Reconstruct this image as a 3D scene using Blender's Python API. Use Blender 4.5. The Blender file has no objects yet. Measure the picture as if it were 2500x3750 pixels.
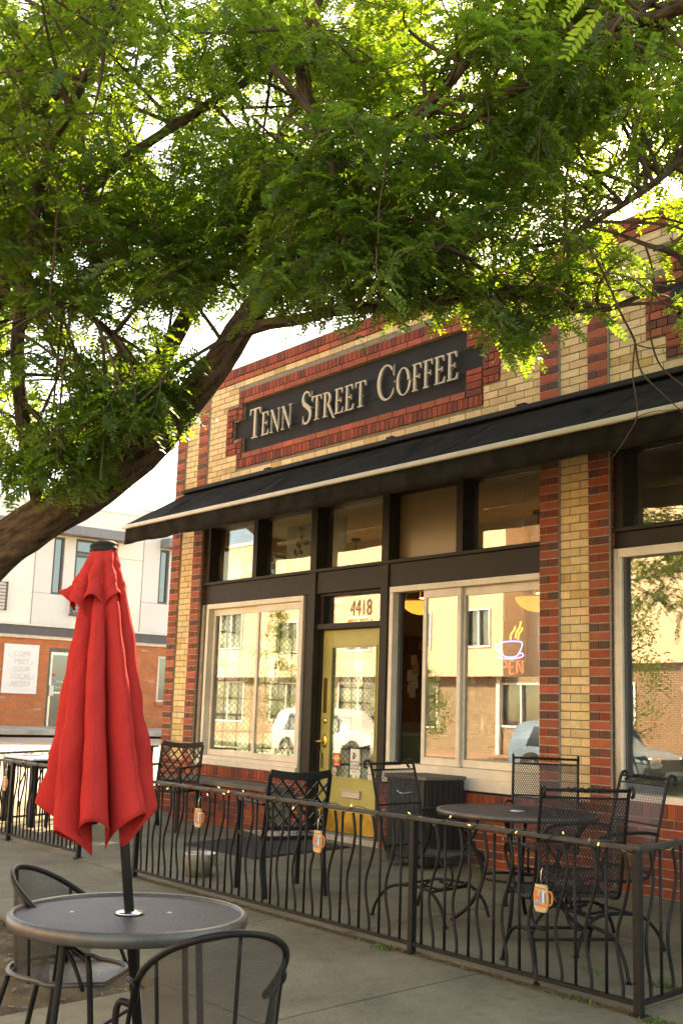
import bpy, bmesh, math, random
import numpy as np
from mathutils import Vector, Matrix, Euler

sc = bpy.context.scene
rad = math.radians
# ------------------------------------------------------------------ camera
cam_d = bpy.data.cameras.new('camera'); cam = bpy.data.objects.new('camera', cam_d)
sc.collection.objects.link(cam); sc.camera = cam
CAM = Vector((12.184, -7.0211, 1.2390))
F_PX = 4138.92
_yaw, _pit, _rol = rad(51.59384), rad(9.93176), rad(1.85545)
_f0 = Vector((-math.sin(_yaw), math.cos(_yaw), 0)); _r0 = Vector((math.cos(_yaw), math.sin(_yaw), 0)); _u0 = Vector((0, 0, 1))
FW = _f0*math.cos(_pit) + _u0*math.sin(_pit); _u1 = _u0*math.cos(_pit) - _f0*math.sin(_pit)
RI = _r0*math.cos(_rol) + _u1*math.sin(_rol); UP = _u1*math.cos(_rol) - _r0*math.sin(_rol)
m = Matrix((RI, UP, -FW)).transposed().to_4x4(); m.translation = CAM
cam.matrix_world = m
cam_d.sensor_fit = 'VERTICAL'; cam_d.sensor_height = 36.0; cam_d.lens = F_PX/3750*36.0
cam_d.clip_start = 0.05; cam_d.clip_end = 2000
# ------------------------------------------------------------------ sun and sky
SUN_EL, SUN_AZ = rad(35), math.atan2(-0.46, 0.89)     # azimuth from +Y towards +X
sd = Vector((math.sin(SUN_AZ)*math.cos(SUN_EL), math.cos(SUN_AZ)*math.cos(SUN_EL), math.sin(SUN_EL)))
sun_d = bpy.data.lights.new('sun', 'SUN'); sun_d.energy = 4.6; sun_d.angle = rad(0.53); sun_d.color = (1.0, 0.86, 0.66)
sun = bpy.data.objects.new('sun', sun_d); sc.collection.objects.link(sun)
sun.rotation_euler = (-sd).to_track_quat('-Z', 'Y').to_euler(); sun.location = (0, 0, 40)
w = bpy.data.worlds.new('World'); sc.world = w; w.use_nodes = True
nt = w.node_tree; nt.nodes.clear()
_o = nt.nodes.new('ShaderNodeOutputWorld'); _b = nt.nodes.new('ShaderNodeBackground'); sky = nt.nodes.new('ShaderNodeTexSky')
sky.sky_type = 'NISHITA'; sky.sun_disc = False; sky.sun_elevation = SUN_EL; sky.sun_rotation = SUN_AZ
sky.air_density = 1.0; sky.dust_density = 6.0; sky.ozone_density = 0.4; sky.altitude = 1600
_b.inputs['Strength'].default_value = 0.15
nt.links.new(sky.outputs[0], _b.inputs[0]); nt.links.new(_b.outputs[0], _o.inputs[0])
vs = sc.view_settings; vs.view_transform = 'Standard'; vs.look = 'None'; vs.exposure = 2.55; vs.gamma = 1.0
try:
    vs.use_white_balance = True; vs.white_balance_temperature = 8700; vs.white_balance_tint = 9
except Exception:
    pass
cy = sc.cycles
cy.use_denoising = True
try:
    cy.denoiser = 'OPENIMAGEDENOISE'; cy.denoising_input_passes = 'RGB_ALBEDO_NORMAL'; cy.denoising_prefilter = 'ACCURATE'
except Exception: pass
cy.max_bounces = 10; cy.diffuse_bounces = 4; cy.glossy_bounces = 4; cy.transmission_bounces = 6; cy.transparent_max_bounces = 24
cy.sample_clamp_indirect = 6.0; cy.caustics_reflective = False; cy.caustics_refractive = False

# ------------------------------------------------------------------ helpers
C = sc.collection
R = random.Random(7)
PI = math.pi
def link(o): C.objects.link(o); return o
def thing(name, label, cat, loc=(0, 0, 0), rz=0.0, group=None):
    o = bpy.data.objects.new(name, None); o.empty_display_size = 0.2; link(o)
    o.location = loc; o.rotation_euler = (0, 0, rz); o['label'] = label; o['category'] = cat
    if group: o['group'] = group
    return o
def tag(o, label, cat, group=None):
    o['label'] = label; o['category'] = cat
    if group: o['group'] = group
    return o
def struct(o): o['kind'] = 'structure'; return o
def stuff(o, label=None, cat=None):
    o['kind'] = 'stuff'
    if label: o['label'] = label
    if cat: o['category'] = cat
    return o
def dup(root, loc, rz, label=None):
    r = root.copy(); link(r); r.location = loc; r.rotation_euler = (0, 0, rz)
    if label: r['label'] = label
    for ch in list(root.children):
        c = ch.copy(); link(c); c.parent = r
        for g in list(ch.children):
            d = g.copy(); link(d); d.parent = c
    return r
def V(*a): return Vector(a)

class MB:
    def __init__(s): s.v = []; s.f = []; s.c = []; s.uv = []; s.hascol = False
    def face(s, idx, col=None, uv=None): s.f.append(tuple(idx)); s.c.append(col); s.uv.append(uv)
    def poly(s, pts, col=None, uv=None):
        n = len(s.v); s.v += [tuple(p) for p in pts]; s.face(range(n, n+len(pts)), col, uv)
    def box(s, x0, y0, z0, x1, y1, z1, col=None, skip=''):
        n = len(s.v)
        s.v += [(x0,y0,z0),(x1,y0,z0),(x1,y1,z0),(x0,y1,z0),(x0,y0,z1),(x1,y0,z1),(x1,y1,z1),(x0,y1,z1)]
        for k, q in (('b',(0,3,2,1)),('t',(4,5,6,7)),('f',(0,1,5,4)),('r',(1,2,6,5)),('k',(2,3,7,6)),('l',(3,0,4,7))):
            if k not in skip: s.face([n+i for i in q], col)
        return s
    def bar(s, a, b, wx, wz, up=(0, 0, 1), col=None):
        a, b = Vector(a), Vector(b); d = (b-a).normalized(); u = Vector(up)
        if abs(d.dot(u)) > 0.98: u = Vector((0, 1, 0))
        x = d.cross(u).normalized(); z = x.cross(d).normalized(); n = len(s.v)
        for p in (a, b):
            for sx, sz in ((-1,-1),(1,-1),(1,1),(-1,1)): s.v.append(tuple(p + x*(sx*wx/2) + z*(sz*wz/2)))
        for q in ((3,2,1,0),(4,5,6,7),(0,1,5,4),(1,2,6,5),(2,3,7,6),(3,0,4,7)): s.face([n+i for i in q], col)
        return s
    def tube(s, pts, r, n=8, closed=False, caps=True):
        pts = [Vector(p) for p in pts]; L = len(pts)
        rs = r if isinstance(r, (list, tuple)) else [r]*L
        base = len(s.v); px = None
        for i, p in enumerate(pts):
            if closed: t = (pts[(i+1) % L] - pts[i-1])
            else: t = pts[min(i+1, L-1)] - pts[max(i-1, 0)]
            if t.length < 1e-9: t = Vector((0, 0, 1))
            t.normalize()
            if px is None:
                u = Vector((0, 0, 1)) if abs(t.z) < 0.9 else Vector((1, 0, 0)); px = t.cross(u).normalized()
            else:
                px = (px - t*px.dot(t))
                px = px.normalized() if px.length > 1e-6 else t.orthogonal().normalized()
            q = t.cross(px)
            for k in range(n):
                a = 2*PI*k/n; s.v.append(tuple(p + px*(rs[i]*math.cos(a)) + q*(rs[i]*math.sin(a))))
        for i in range(L if closed else L-1):
            j = (i+1) % L
            for k in range(n):
                k2 = (k+1) % n; s.face((base+i*n+k, base+i*n+k2, base+j*n+k2, base+j*n+k))
        if caps and not closed:
            s.face([base+k for k in range(n)][::-1]); s.face([base+(L-1)*n+k for k in range(n)])
        return s
    def lathe(s, prof, n=32, c=(0, 0), close=False):
        base = len(s.v); L = len(prof)
        for r_, z in prof:
            for k in range(n):
                a = 2*PI*k/n; s.v.append((c[0]+r_*math.cos(a), c[1]+r_*math.sin(a), z))
        for i in range(L-1 if not close else L):
            j = (i+1) % L
            for k in range(n):
                k2 = (k+1) % n; s.face((base+i*n+k, base+i*n+k2, base+j*n+k2, base+j*n+k))
        if not close:
            if prof[0][0] > 1e-5: s.face([base+k for k in range(n)][::-1])
            if prof[-1][0] > 1e-5: s.face([base+(L-1)*n+k for k in range(n)])
        return s
    def prism(s, poly, f0, f1):
        """poly: 2-D points; f0/f1 map a 2-D point to 3-D on the near and far side"""
        n = len(s.v); k = len(poly)
        s.v += [tuple(f0(*p)) for p in poly] + [tuple(f1(*p)) for p in poly]
        s.face(range(n, n+k)); s.face(range(n+2*k-1, n+k-1, -1))
        for i in range(k):
            j = (i+1) % k; s.face((n+i, n+k+i, n+k+j, n+j))
        return s
    def xz(s, poly, y0, y1): return s.prism(poly, lambda x, z: (x, y0, z), lambda x, z: (x, y1, z))
    def yz(s, poly, x0, x1): return s.prism(poly, lambda y, z: (x0, y, z), lambda y, z: (x1, y, z))
    def sheet(s, fn, us, vs_, uvfn=None):
        n = len(s.v); nu, nv = len(us), len(vs_)
        for u in us:
            for v in vs_: s.v.append(tuple(fn(u, v)))
        for i in range(nu-1):
            for j in range(nv-1):
                q = (n+i*nv+j, n+(i+1)*nv+j, n+(i+1)*nv+j+1, n+i*nv+j+1)
                uv = None
                if uvfn: uv = [uvfn(us[i], vs_[j]), uvfn(us[i+1], vs_[j]), uvfn(us[i+1], vs_[j+1]), uvfn(us[i], vs_[j+1])]
                s.face(q, None, uv)
        return s
    def build(s, name, mat, parent=None, smooth=False, bevel=0.0, solid=0.0, angle=None):
        me = bpy.data.meshes.new(name); me.from_pydata(s.v, [], s.f)
        if any(u is not None for u in s.uv):
            l = me.uv_layers.new(name='UVMap'); k = 0
            for f, u in zip(s.f, s.uv):
                for i in range(len(f)):
                    if u is not None: l.data[k].uv = u[i]
                    k += 1
        if any(c_ is not None for c_ in s.c):
            a = me.color_attributes.new('Col', 'FLOAT_COLOR', 'CORNER')
            arr = []
            for f, c_ in zip(s.f, s.c): arr += list((*(c_ or (.5, .5, .5)), 1.0))*len(f)
            a.data.foreach_set('color', arr)
        me.materials.append(mat); me.validate(); me.update()
        if smooth:
            me.polygons.foreach_set('use_smooth', [True]*len(me.polygons))
            if angle is not None:
                try: me.set_sharp_from_angle(angle=angle)
                except Exception: pass
        o = bpy.data.objects.new(name, me); link(o)
        if parent: o.parent = parent
        if bevel:
            b = o.modifiers.new('bevel', 'BEVEL'); b.width = bevel; b.segments = 2; b.limit_method = 'ANGLE'; b.angle_limit = rad(35)
        if solid:
            b = o.modifiers.new('solid', 'SOLIDIFY'); b.thickness = solid; b.offset = 0
        return o

def spline(pts, n=6):
    """Catmull-Rom through points (any tuple length)"""
    P = [tuple(p) for p in pts]; out = []
    for i in range(len(P)-1):
        p0, p1, p2, p3 = P[max(i-1, 0)], P[i], P[i+1], P[min(i+2, len(P)-1)]
        for k in range(n):
            t = k/n
            out.append(tuple(0.5*((2*b)+(-a+c)*t+(2*a-5*b+4*c-d)*t*t+(-a+3*b-3*c+d)*t**3) for a, b, c, d in zip(p0, p1, p2, p3)))
    out.append(P[-1]); return out
def ray(u, v): return RI*((u-1250)/F_PX) - UP*((v-1875)/F_PX) + FW
_fh = Vector((FW.x, FW.y, 0)).normalized()
def at(u, v, depth):
    """photo pixel + horizontal distance -> point (used once to survey the place)"""
    d = ray(u, v); return CAM + d*(depth/d.dot(_fh))

# ------------------------------------------------------------------ materials
def newmat(name):
    mt = bpy.data.materials.new(name); mt.use_nodes = True; n = mt.node_tree.nodes; n.clear()
    out = n.new('ShaderNodeOutputMaterial'); return mt, n, mt.node_tree.links, out
def N(n, t, **kw):
    x = n.new(t)
    for k, v in kw.items():
        if k in x.inputs: x.inputs[k].default_value = v
        else: setattr(x, k, v)
    return x
def mix_rgb(n, l, fac, a, b, mode='MIX'):
    x = n.new('ShaderNodeMix'); x.data_type = 'RGBA'; x.blend_type = mode
    def put(i, val):
        if hasattr(val, 'links') or isinstance(val, bpy.types.NodeSocket): l.new(val, x.inputs[i])
        else: x.inputs[i].default_value = val if i == 0 else (*val, 1.0)
    put(0, fac); put(6, a); put(7, b); return x.outputs[2]
def ramp(n, l, src, p0, p1, c0=(0, 0, 0), c1=(1, 1, 1)):
    x = n.new('ShaderNodeValToRGB'); x.color_ramp.elements[0].position = p0; x.color_ramp.elements[1].position = p1
    x.color_ramp.elements[0].color = (*c0, 1); x.color_ramp.elements[1].color = (*c1, 1); l.new(src, x.inputs[0]); return x.outputs[0]
def noise(n, l, scale, detail=4, rough=.6, coord='Object', vec=None):
    x = N(n, 'ShaderNodeTexNoise', Scale=scale, Detail=detail, Roughness=rough)
    if vec is None:
        t = n.new('ShaderNodeTexCoord'); vec = t.outputs[coord]
    l.new(vec, x.inputs['Vector']); return x.outputs['Fac']
def bump(n, l, h, strength=.3, dist=.01):
    b = N(n, 'ShaderNodeBump', Strength=strength, Distance=dist); l.new(h, b.inputs['Height']); return b.outputs['Normal']
def pm(name, col, rough=.6, metal=0.0, var=.25, scale=6.0, bmp=0.0, bscale=None, spec=.5, col2=None, dirt=0.0, sheen=0.0):
    mt, n, l, out = newmat(name); p = n.new('ShaderNodeBsdfPrincipled'); l.new(p.outputs[0], out.inputs[0])
    f = noise(n, l, scale, 6, .65)
    c2 = col2 or tuple(min(1, c*(1+var)) for c in col); c1 = tuple(c*(1-var) for c in col)
    cc = ramp(n, l, f, .3, .7, c1, c2)
    if dirt:
        d = noise(n, l, scale*.35, 8, .7); cc = mix_rgb(n, l, ramp(n, l, d, .5, .75, (0,0,0), (dirt,)*3), cc, (.09, .075, .05))
    l.new(cc, p.inputs['Base Color'])
    rr = n.new('ShaderNodeMapRange'); l.new(f, rr.inputs[0]); rr.inputs[3].default_value = max(.03, rough-.1); rr.inputs[4].default_value = min(1, rough+.1)
    l.new(rr.outputs[0], p.inputs['Roughness']); p.inputs['Metallic'].default_value = metal; p.inputs['Specular IOR Level'].default_value = spec
    if sheen: p.inputs['Sheen Weight'].default_value = sheen
    if bmp:
        h = noise(n, l, bscale or scale*6, 5, .6); l.new(bump(n, l, h, bmp, .01), p.inputs['Normal'])
    return mt
def emit(name, col, s):
    mt, n, l, out = newmat(name); e = N(n, 'ShaderNodeEmission', Strength=s); e.inputs[0].default_value = (*col, 1); l.new(e.outputs[0], out.inputs[0]); return mt
def schlick(n, l, base, gain):
    g = n.new('ShaderNodeNewGeometry'); d = N(n, 'ShaderNodeVectorMath', operation='DOT_PRODUCT'); l.new(g.outputs['Incoming'], d.inputs[0]); l.new(g.outputs['Normal'], d.inputs[1])
    ab = N(n, 'ShaderNodeMath', operation='ABSOLUTE'); l.new(d.outputs['Value'], ab.inputs[0])
    om = N(n, 'ShaderNodeMath', operation='SUBTRACT'); om.inputs[0].default_value = 1; l.new(ab.outputs[0], om.inputs[1])
    pw = N(n, 'ShaderNodeMath', operation='POWER'); l.new(om.outputs[0], pw.inputs[0]); pw.inputs[1].default_value = 5
    ma = N(n, 'ShaderNodeMath', operation='MULTIPLY_ADD'); l.new(pw.outputs[0], ma.inputs[0]); ma.inputs[1].default_value = gain; ma.inputs[2].default_value = base; ma.use_clamp = True
    return ma.outputs[0]
def glassmat(name, base=.135, gain=.9, tint=(.93, .96, .93), dust=.05):
    """two-sided thin pane: mirror by Fresnel, else see through, with a little dust"""
    mt, n, l, out = newmat(name)
    t = n.new('ShaderNodeBsdfTransparent'); t.inputs[0].default_value = (*tint, 1)
    g = N(n, 'ShaderNodeBsdfGlossy', Roughness=0.0); g.inputs[0].default_value = (1, 1, 1, 1)
    fac = schlick(n, l, base, gain)
    mx = n.new('ShaderNodeMixShader'); l.new(fac, mx.inputs[0]); l.new(t.outputs[0], mx.inputs[1]); l.new(g.outputs[0], mx.inputs[2])
    d = n.new('ShaderNodeBsdfDiffuse'); d.inputs[0].default_value = (.6, .58, .52, 1)
    f = noise(n, l, 3.0, 8, .7); fr2 = ramp(n, l, f, .45, .85, (dust*.3,)*3, (dust*3,)*3)
    # slight ripple of old float glass
    h = noise(n, l, 1.3, 2, .4); l.new(bump(n, l, h, .02, .01), g.inputs['Normal'])
    m2 = n.new('ShaderNodeMixShader'); l.new(fr2, m2.inputs[0]); l.new(mx.outputs[0], m2.inputs[1]); l.new(d.outputs[0], m2.inputs[2])
    l.new(m2.outputs[0], out.inputs[0]); return mt
def meshmat(name, pitch, open_, col=(.02, .02, .02)):
    """woven or expanded metal: diamond holes cut through by UV (metres)"""
    mt, n, l, out = newmat(name)
    uv = n.new('ShaderNodeTexCoord'); sp = n.new('ShaderNodeSeparateXYZ'); l.new(uv.outputs['UV'], sp.inputs[0])
    def mth(op, a, b=None):
        x = N(n, 'ShaderNodeMath', operation=op)
        for i, q in enumerate((a, b)):
            if q is None: continue
            if isinstance(q, (int, float)): x.inputs[i].default_value = q
            else: l.new(q, x.inputs[i])
        return x.outputs[0]
    a = mth('ADD', sp.outputs[0], mth('MULTIPLY', sp.outputs[1], .55)); b = mth('SUBTRACT', sp.outputs[0], mth('MULTIPLY', sp.outputs[1], .55))
    pa = mth('PINGPONG', a, pitch/2); pb = mth('PINGPONG', b, pitch/2)
    k = pitch/2*(1-math.sqrt(open_))
    hole = mth('MULTIPLY', mth('GREATER_THAN', pa, k), mth('GREATER_THAN', pb, k))
    p = n.new('ShaderNodeBsdfPrincipled'); p.inputs['Base Color'].default_value = (*col, 1); p.inputs['Roughness'].default_value = .42
    t = n.new('ShaderNodeBsdfTransparent'); mx = n.new('ShaderNodeMixShader')
    l.new(hole, mx.inputs[0]); l.new(p.outputs[0], mx.inputs[1]); l.new(t.outputs[0], mx.inputs[2]); l.new(mx.outputs[0], out.inputs[0]); return mt
def colmat(name, rough=.85, bmp=.4, bscale=60, nvar=.24):
    """per-brick colours come from the mesh; grain and blotches on top"""
    mt, n, l, out = newmat(name); p = N(n, 'ShaderNodeBsdfPrincipled', Roughness=rough); l.new(p.outputs[0], out.inputs[0])
    a = n.new('ShaderNodeVertexColor'); a.layer_name = 'Col'
    f = noise(n, l, 14, 8, .7); g = ramp(n, l, f, .25, .75, (1-nvar,)*3, (1+nvar*.6,)*3)
    c_ = mix_rgb(n, l, 1.0, a.outputs[0], g, 'MULTIPLY')
    s_ = noise(n, l, 1.1, 8, .75); c_ = mix_rgb(n, l, ramp(n, l, s_, .5, .8, (0,)*3, (.36,)*3), c_, (.07, .055, .035))
    l.new(c_, p.inputs['Base Color']); h = noise(n, l, bscale, 5, .7); l.new(bump(n, l, h, bmp, .006), p.inputs['Normal'])
    p.inputs['Specular IOR Level'].default_value = .3
    return mt
def brickmat(name, axis, c1, c2, mortar, bw=.2, bh=.0677, ms=.01, rough=.9):
    """running-bond brick for flat walls seen from afar; axis = the wall's horizontal axis"""
    mt, n, l, out = newmat(name); p = N(n, 'ShaderNodeBsdfPrincipled', Roughness=rough); l.new(p.outputs[0], out.inputs[0])
    t = n.new('ShaderNodeTexCoord'); sp = n.new('ShaderNodeSeparateXYZ'); l.new(t.outputs['Object'], sp.inputs[0])
    cb = n.new('ShaderNodeCombineXYZ'); l.new(sp.outputs[axis], cb.inputs[0]); l.new(sp.outputs[2], cb.inputs[1])
    b = n.new('ShaderNodeTexBrick'); l.new(cb.outputs[0], b.inputs['Vector'])
    b.inputs['Color1'].default_value = (*c1, 1); b.inputs['Color2'].default_value = (*c2, 1); b.inputs['Mortar'].default_value = (*mortar, 1)
    b.inputs['Scale'].default_value = 1.0; b.inputs['Mortar Size'].default_value = ms; b.inputs['Brick Width'].default_value = bw; b.inputs['Row Height'].default_value = bh
    b.inputs['Mortar Smooth'].default_value = .1
    f = noise(n, l, 3.0, 8, .7); g = ramp(n, l, f, .25, .75, (.72,)*3, (1.15,)*3)
    l.new(mix_rgb(n, l, 1.0, b.outputs[0], g, 'MULTIPLY'), p.inputs['Base Color'])
    inv = N(n, 'ShaderNodeMath', operation='SUBTRACT'); inv.inputs[0].default_value = 1; l.new(b.outputs['Fac'], inv.inputs[1])
    l.new(bump(n, l, inv.outputs[0], .5, .006), p.inputs['Normal']); return mt
def concrete(name, col, joints=None, stain=.7, scale=1.0):
    mt, n, l, out = newmat(name); p = N(n, 'ShaderNodeBsdfPrincipled', Roughness=.88); l.new(p.outputs[0], out.inputs[0])
    p.inputs['Specular IOR Level'].default_value = .25
    f = noise(n, l, 1.6*scale, 9, .68); c_ = ramp(n, l, f, .3, .72, tuple(c*.62 for c in col), tuple(c*1.3 for c in col))
    g = noise(n, l, 55, 3, .7); c_ = mix_rgb(n, l, 1.0, c_, ramp(n, l, g, .3, .7, (.8,)*3, (1.16,)*3), 'MULTIPLY')
    s1 = noise(n, l, 4.5, 10, .75); c_ = mix_rgb(n, l, ramp(n, l, s1, .56, .74, (0,)*3, (stain,)*3), c_, tuple(c*.42 for c in col))
    vo = N(n, 'ShaderNodeTexVoronoi', Scale=3.2); tc = n.new('ShaderNodeTexCoord'); l.new(tc.outputs['Object'], vo.inputs['Vector'])
    c_ = mix_rgb(n, l, ramp(n, l, vo.outputs['Distance'], .018, .03, (.75,)*3, (0,)*3), c_, (.05, .045, .035))     # gum and oil spots
    l.new(c_, p.inputs['Base Color']); l.new(bump(n, l, g, .25, .004), p.inputs['Normal']); return mt

M = {}
M['mortar_light'] = pm('pale_mortar', (.36, .31, .22), .95, var=.25, scale=25, bmp=.4, bscale=120); M['brick'] = colmat('brick_faces'); M['mortar'] = pm('mortar', (.20, .17, .115), .95, var=.3, scale=20, bmp=.4, bscale=120)
M['dark_trim'] = pm('dark_brown_paint', (.022, .0175, .011), .62, var=.35, scale=8, bmp=.15, bscale=60, spec=.25, dirt=.1)
M['cream'] = pm('cream_aluminium', (.66, .59, .46), .5, var=.12, scale=5, spec=.4, dirt=.25)
M['cream_shade'] = pm('grey_caulk', (.22, .19, .14), .7, var=.3, scale=9)
M['door'] = pm('yellow_green_paint', (.37, .335, .095), .5, var=.14, scale=3, bmp=.08, bscale=30, dirt=.22)
M['brass'] = pm('brass', (.78, .52, .14), .28, 1.0, var=.25, scale=12)
M['brass_dull'] = pm('dull_brass_plate', (.62, .42, .10), .34, 1.0, var=.4, scale=7, dirt=.3)
M['glass'] = glassmat('window_glass'); M['glass_far'] = glassmat('far_window_glass', .12, .9, (.5, .6, .55))
M['canvas'] = pm('black_canvas', (.021, .0185, .0140), .95, var=.45, scale=5, bmp=.4, bscale=160, spec=.03, dirt=.15)
M['bar_white'] = pm('white_bar', (.50, .45, .34), .45, var=.15, scale=4)
M['sign_black'] = pm('black_sign_panel', (.015, .014, .012), .7, var=.45, scale=3, spec=.2, dirt=.12)
M['letter'] = pm('cream_letters', (.44, .36, .225), .5, var=.12, scale=9)
M['iron'] = pm('black_iron', (.009, .008, .006), .55, .0, var=.5, scale=14, bmp=.25, bscale=90, spec=.28)
M['iron_worn'] = pm('worn_rail_iron', (.034, .030, .022), .5, .15, var=.5, scale=10, bmp=.2, bscale=60)
M['patio_metal'] = pm('patio_black_metal', (.010, .009, .008), .45, .0, var=.5, scale=16, bmp=.1, bscale=120, spec=.20)
M['table_rim'] = pm('pewter_rim', (.10, .092, .075), .42, .35, var=.35, scale=9, dirt=.25)
M['table_top'] = pm('textured_dark_glass', (.014, .015, .017), .46, .0, var=.6, scale=9, bmp=.5, bscale=60, spec=.16, dirt=.10)
M['mesh_fine'] = meshmat('fine_metal_mesh', .0052, .40, (.030, .028, .023)); M['mesh_wide'] = meshmat('expanded_metal_mesh', .016, .42, (.022, .020, .017))
M['concrete'] = concrete('pavement_concrete', (.172, .147, .094)); M['kerb'] = concrete('kerb_concrete', (.40, .37, .29), stain=.3)
M['street'] = concrete('pale_street_concrete', (.34, .28, .21), stain=.15, scale=.5)
M['asphalt'] = pm('asphalt', (.15, .135, .11), .92, var=.25, scale=2, bmp=.3, bscale=80)
M['soil'] = pm('bare_soil', (.052, .034, .012), .97, var=.6, scale=5, bmp=.9, bscale=40, col2=(.125, .084, .030))
M['wood_chip'] = pm('wood_chips', (.26, .19, .10), .9, var=.5, scale=30)
M['bark'] = None
M['lawn'] = pm('lawn_green', (.07, .13, .02), .95, var=.5, scale=14)
M['gravel'] = pm('pink_gravel', (.42, .25, .17), .95, var=.45, scale=40, bmp=.6, bscale=40)
M['plaster'] = pm('tan_plaster', (.30, .24, .15), .9, var=.12, scale=2)
M['ceiling'] = pm('cream_ceiling', (.40, .34, .23), .9, var=.1, scale=2)
M['floor_wood'] = pm('dark_floor', (.07, .045, .025), .45, var=.3, scale=5)
M['stucco_white'] = pm('white_stucco', (.72, .66, .56), .95, var=.09, scale=1.5, bmp=.2, bscale=120)
M['stucco_grey'] = pm('pale_grey_panel', (.60, .58, .52), .95, var=.05, scale=1.5, bmp=.2, bscale=120)
M['charcoal'] = pm('charcoal_metal', (.075, .072, .07), .55, var=.2, scale=4)
M['slate'] = pm('slate_grey_metal', (.17, .165, .165), .55, var=.15, scale=4)
M['peach'] = pm('peach_stucco', (.76, .56, .38), .95, var=.05, scale=1.2)
M['vinyl'] = pm('white_vinyl', (.80, .78, .72), .5, var=.04, scale=4)
M['blind'] = pm('pale_green_blind', (.42, .47, .38), .8, var=.08, scale=3)
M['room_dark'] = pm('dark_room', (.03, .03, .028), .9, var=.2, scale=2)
M['rubber'] = pm('black_rubber', (.012, .012, .012), .8, var=.3, scale=10, bmp=.6, bscale=50)
M['paper'] = pm('paper', (.62, .58, .48), .8, var=.08, scale=6)
M['white_card'] = pm('white_card', (.70, .68, .62), .7, var=.06, scale=5)
M['red_paint'] = pm('red_sticker', (.62, .03, .03), .5, var=.1, scale=6)
M['ink'] = pm('black_ink', (.02, .02, .02), .6, var=.2, scale=6)
M['green_plant'] = pm('plant_leaf', (.05, .075, .02), .5, var=.4, scale=9)
M['chrome'] = pm('steel', (.55, .53, .5), .25, 1.0, var=.2, scale=8)
M['gold_ink'] = pm('gold_numerals', (.26, .17, .06), .5, var=.2, scale=6)
M['orange_paint'] = pm('orange_paint', (.62, .17, .03), .6, var=.2, scale=9); M['cream_paint'] = pm('tan_paint', (.58, .40, .17), .6, var=.2, scale=9)
M['blue_paint'] = pm('blue_paint', (.16, .27, .52), .6, var=.2, scale=9); M['blue_cloth'] = pm('blue_cloth', (.06, .07, .26), .8, var=.4, scale=12)
M['bulb'] = emit('warm_bulb', (1, .55, .2), .9); M['bulb_off'] = pm('unlit_bulb', (.40, .30, .16), .3); M['socket'] = pm('green_socket', (.01, .09, .05), .5); M['wire'] = pm('green_wire', (.012, .03, .018), .6)
M['lamp_glass'] = None
M['car_white'] = pm('white_car_paint', (.74, .72, .68), .22, var=.03, spec=.6); M['car_blue'] = pm('pale_blue_car_paint', (.20, .30, .40), .25, .2, var=.04, spec=.6)
M['car_glass'] = pm('car_glass', (.02, .03, .04), .08, var=.1, spec=.7); M['tail'] = pm('red_tail_lens', (.55, .01, .02), .2, var=.1)
M['bin'] = pm('black_slatted_wood', (.016, .014, .012), .7, var=.4, scale=12)
M['stone_cap'] = concrete('stone_cap', (.16, .14, .11), stain=.4)
M['green_wood'] = pm('dark_green_cabinet', (.03, .05, .03), .6, var=.3, scale=5)
M['fabric_dark'] = pm('grey_green_fabric', (.12, .13, .10), .9, var=.3, scale=10)
def brick_cols(kind):
    j = lambda c, a: tuple(max(.004, x*(1+R.uniform(-a, a))) for x in c)
    if kind == 'y':
        k = R.random(); base = (.68, .50, .255) if k < .72 else ((.62, .44, .21) if k < .92 else (.55, .36, .15))
        g = R.uniform(.86, 1.1); return tuple(x*g for x in j(base, .05))
    if kind == 'r': g = R.uniform(.8, 1.15); return tuple(x*g for x in j((.34, .090, .046), .14))
    if kind == 'h':
        return j(R.choice([(.125, .052, .036), (.16, .058, .034), (.19, .05, .028), (.105, .055, .045), (.24, .055, .027)]), .15)
    if kind == 'k': return j(R.choice([(.20, .048, .025), (.26, .055, .026), (.15, .042, .026), (.30, .066, .03)]), .12)

# ================================================================== GROUND
def G(x, y=0):
    b = .034*(-2-x) if x < -2 else 0.0
    return b + (.045*max(y, -6.2) if y < 0 else 0.0)
mb = MB(); mb.box(-260, -260, -3.0, 260, 260, -.62); struct(mb.build('ground', M['asphalt']))
def frange(a, b, st): n = max(1, int(round((b-a)/st))); return [a+(b-a)*i/n for i in range(n+1)]
# pavement in separate slabs with real joints
SX = [-2.0, -.05, 2.03, 4.10, 5.92, 7.73, 9.6, 11.5, 13.4, 16.5]
mb = MB()
def slab(m_, x0, x1, y0, y1, g=.006, th=.16, dz=0):
    x0 += g; x1 -= g; y0 += g; y1 -= g
    n = len(m_.v)
    for z in (-th, 0):
        m_.v += [(x0, y0, G(0, y0)+z+dz), (x1, y0, G(0, y0)+z+dz), (x1, y1, G(0, y1)+z+dz), (x0, y1, G(0, y1)+z+dz)]
    for q in ((4,5,6,7),(0,1,5,4),(1,2,6,5),(2,3,7,6),(3,0,4,7)): m_.face([n+i for i in q])
PX = [-2.0, .55, 2.55, 4.6, 6.55, 8.68, 11.2, 13.4, 16.5]
for a, b in zip(PX, PX[1:]):
    slab(mb, a, b, -1.24, .02); slab(mb, a, b, -2.40, -1.24)
struct(mb.build('patio_paving', M['concrete'], bevel=.004))
mb = MB()
for a, b in zip(SX, SX[1:]): slab(mb, a, b, -3.86, -2.42)
slab(mb, 6.86, 9.6, -6.05, -3.86, g=.006); slab(mb, 9.6, 12.2, -6.05, -3.86); slab(mb, 12.2, 16.5, -6.05, -3.86)
slab(mb, -2.0, .8, -6.05, -3.86)
struct(mb.build('pavement', M['concrete'], bevel=.005))
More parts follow.
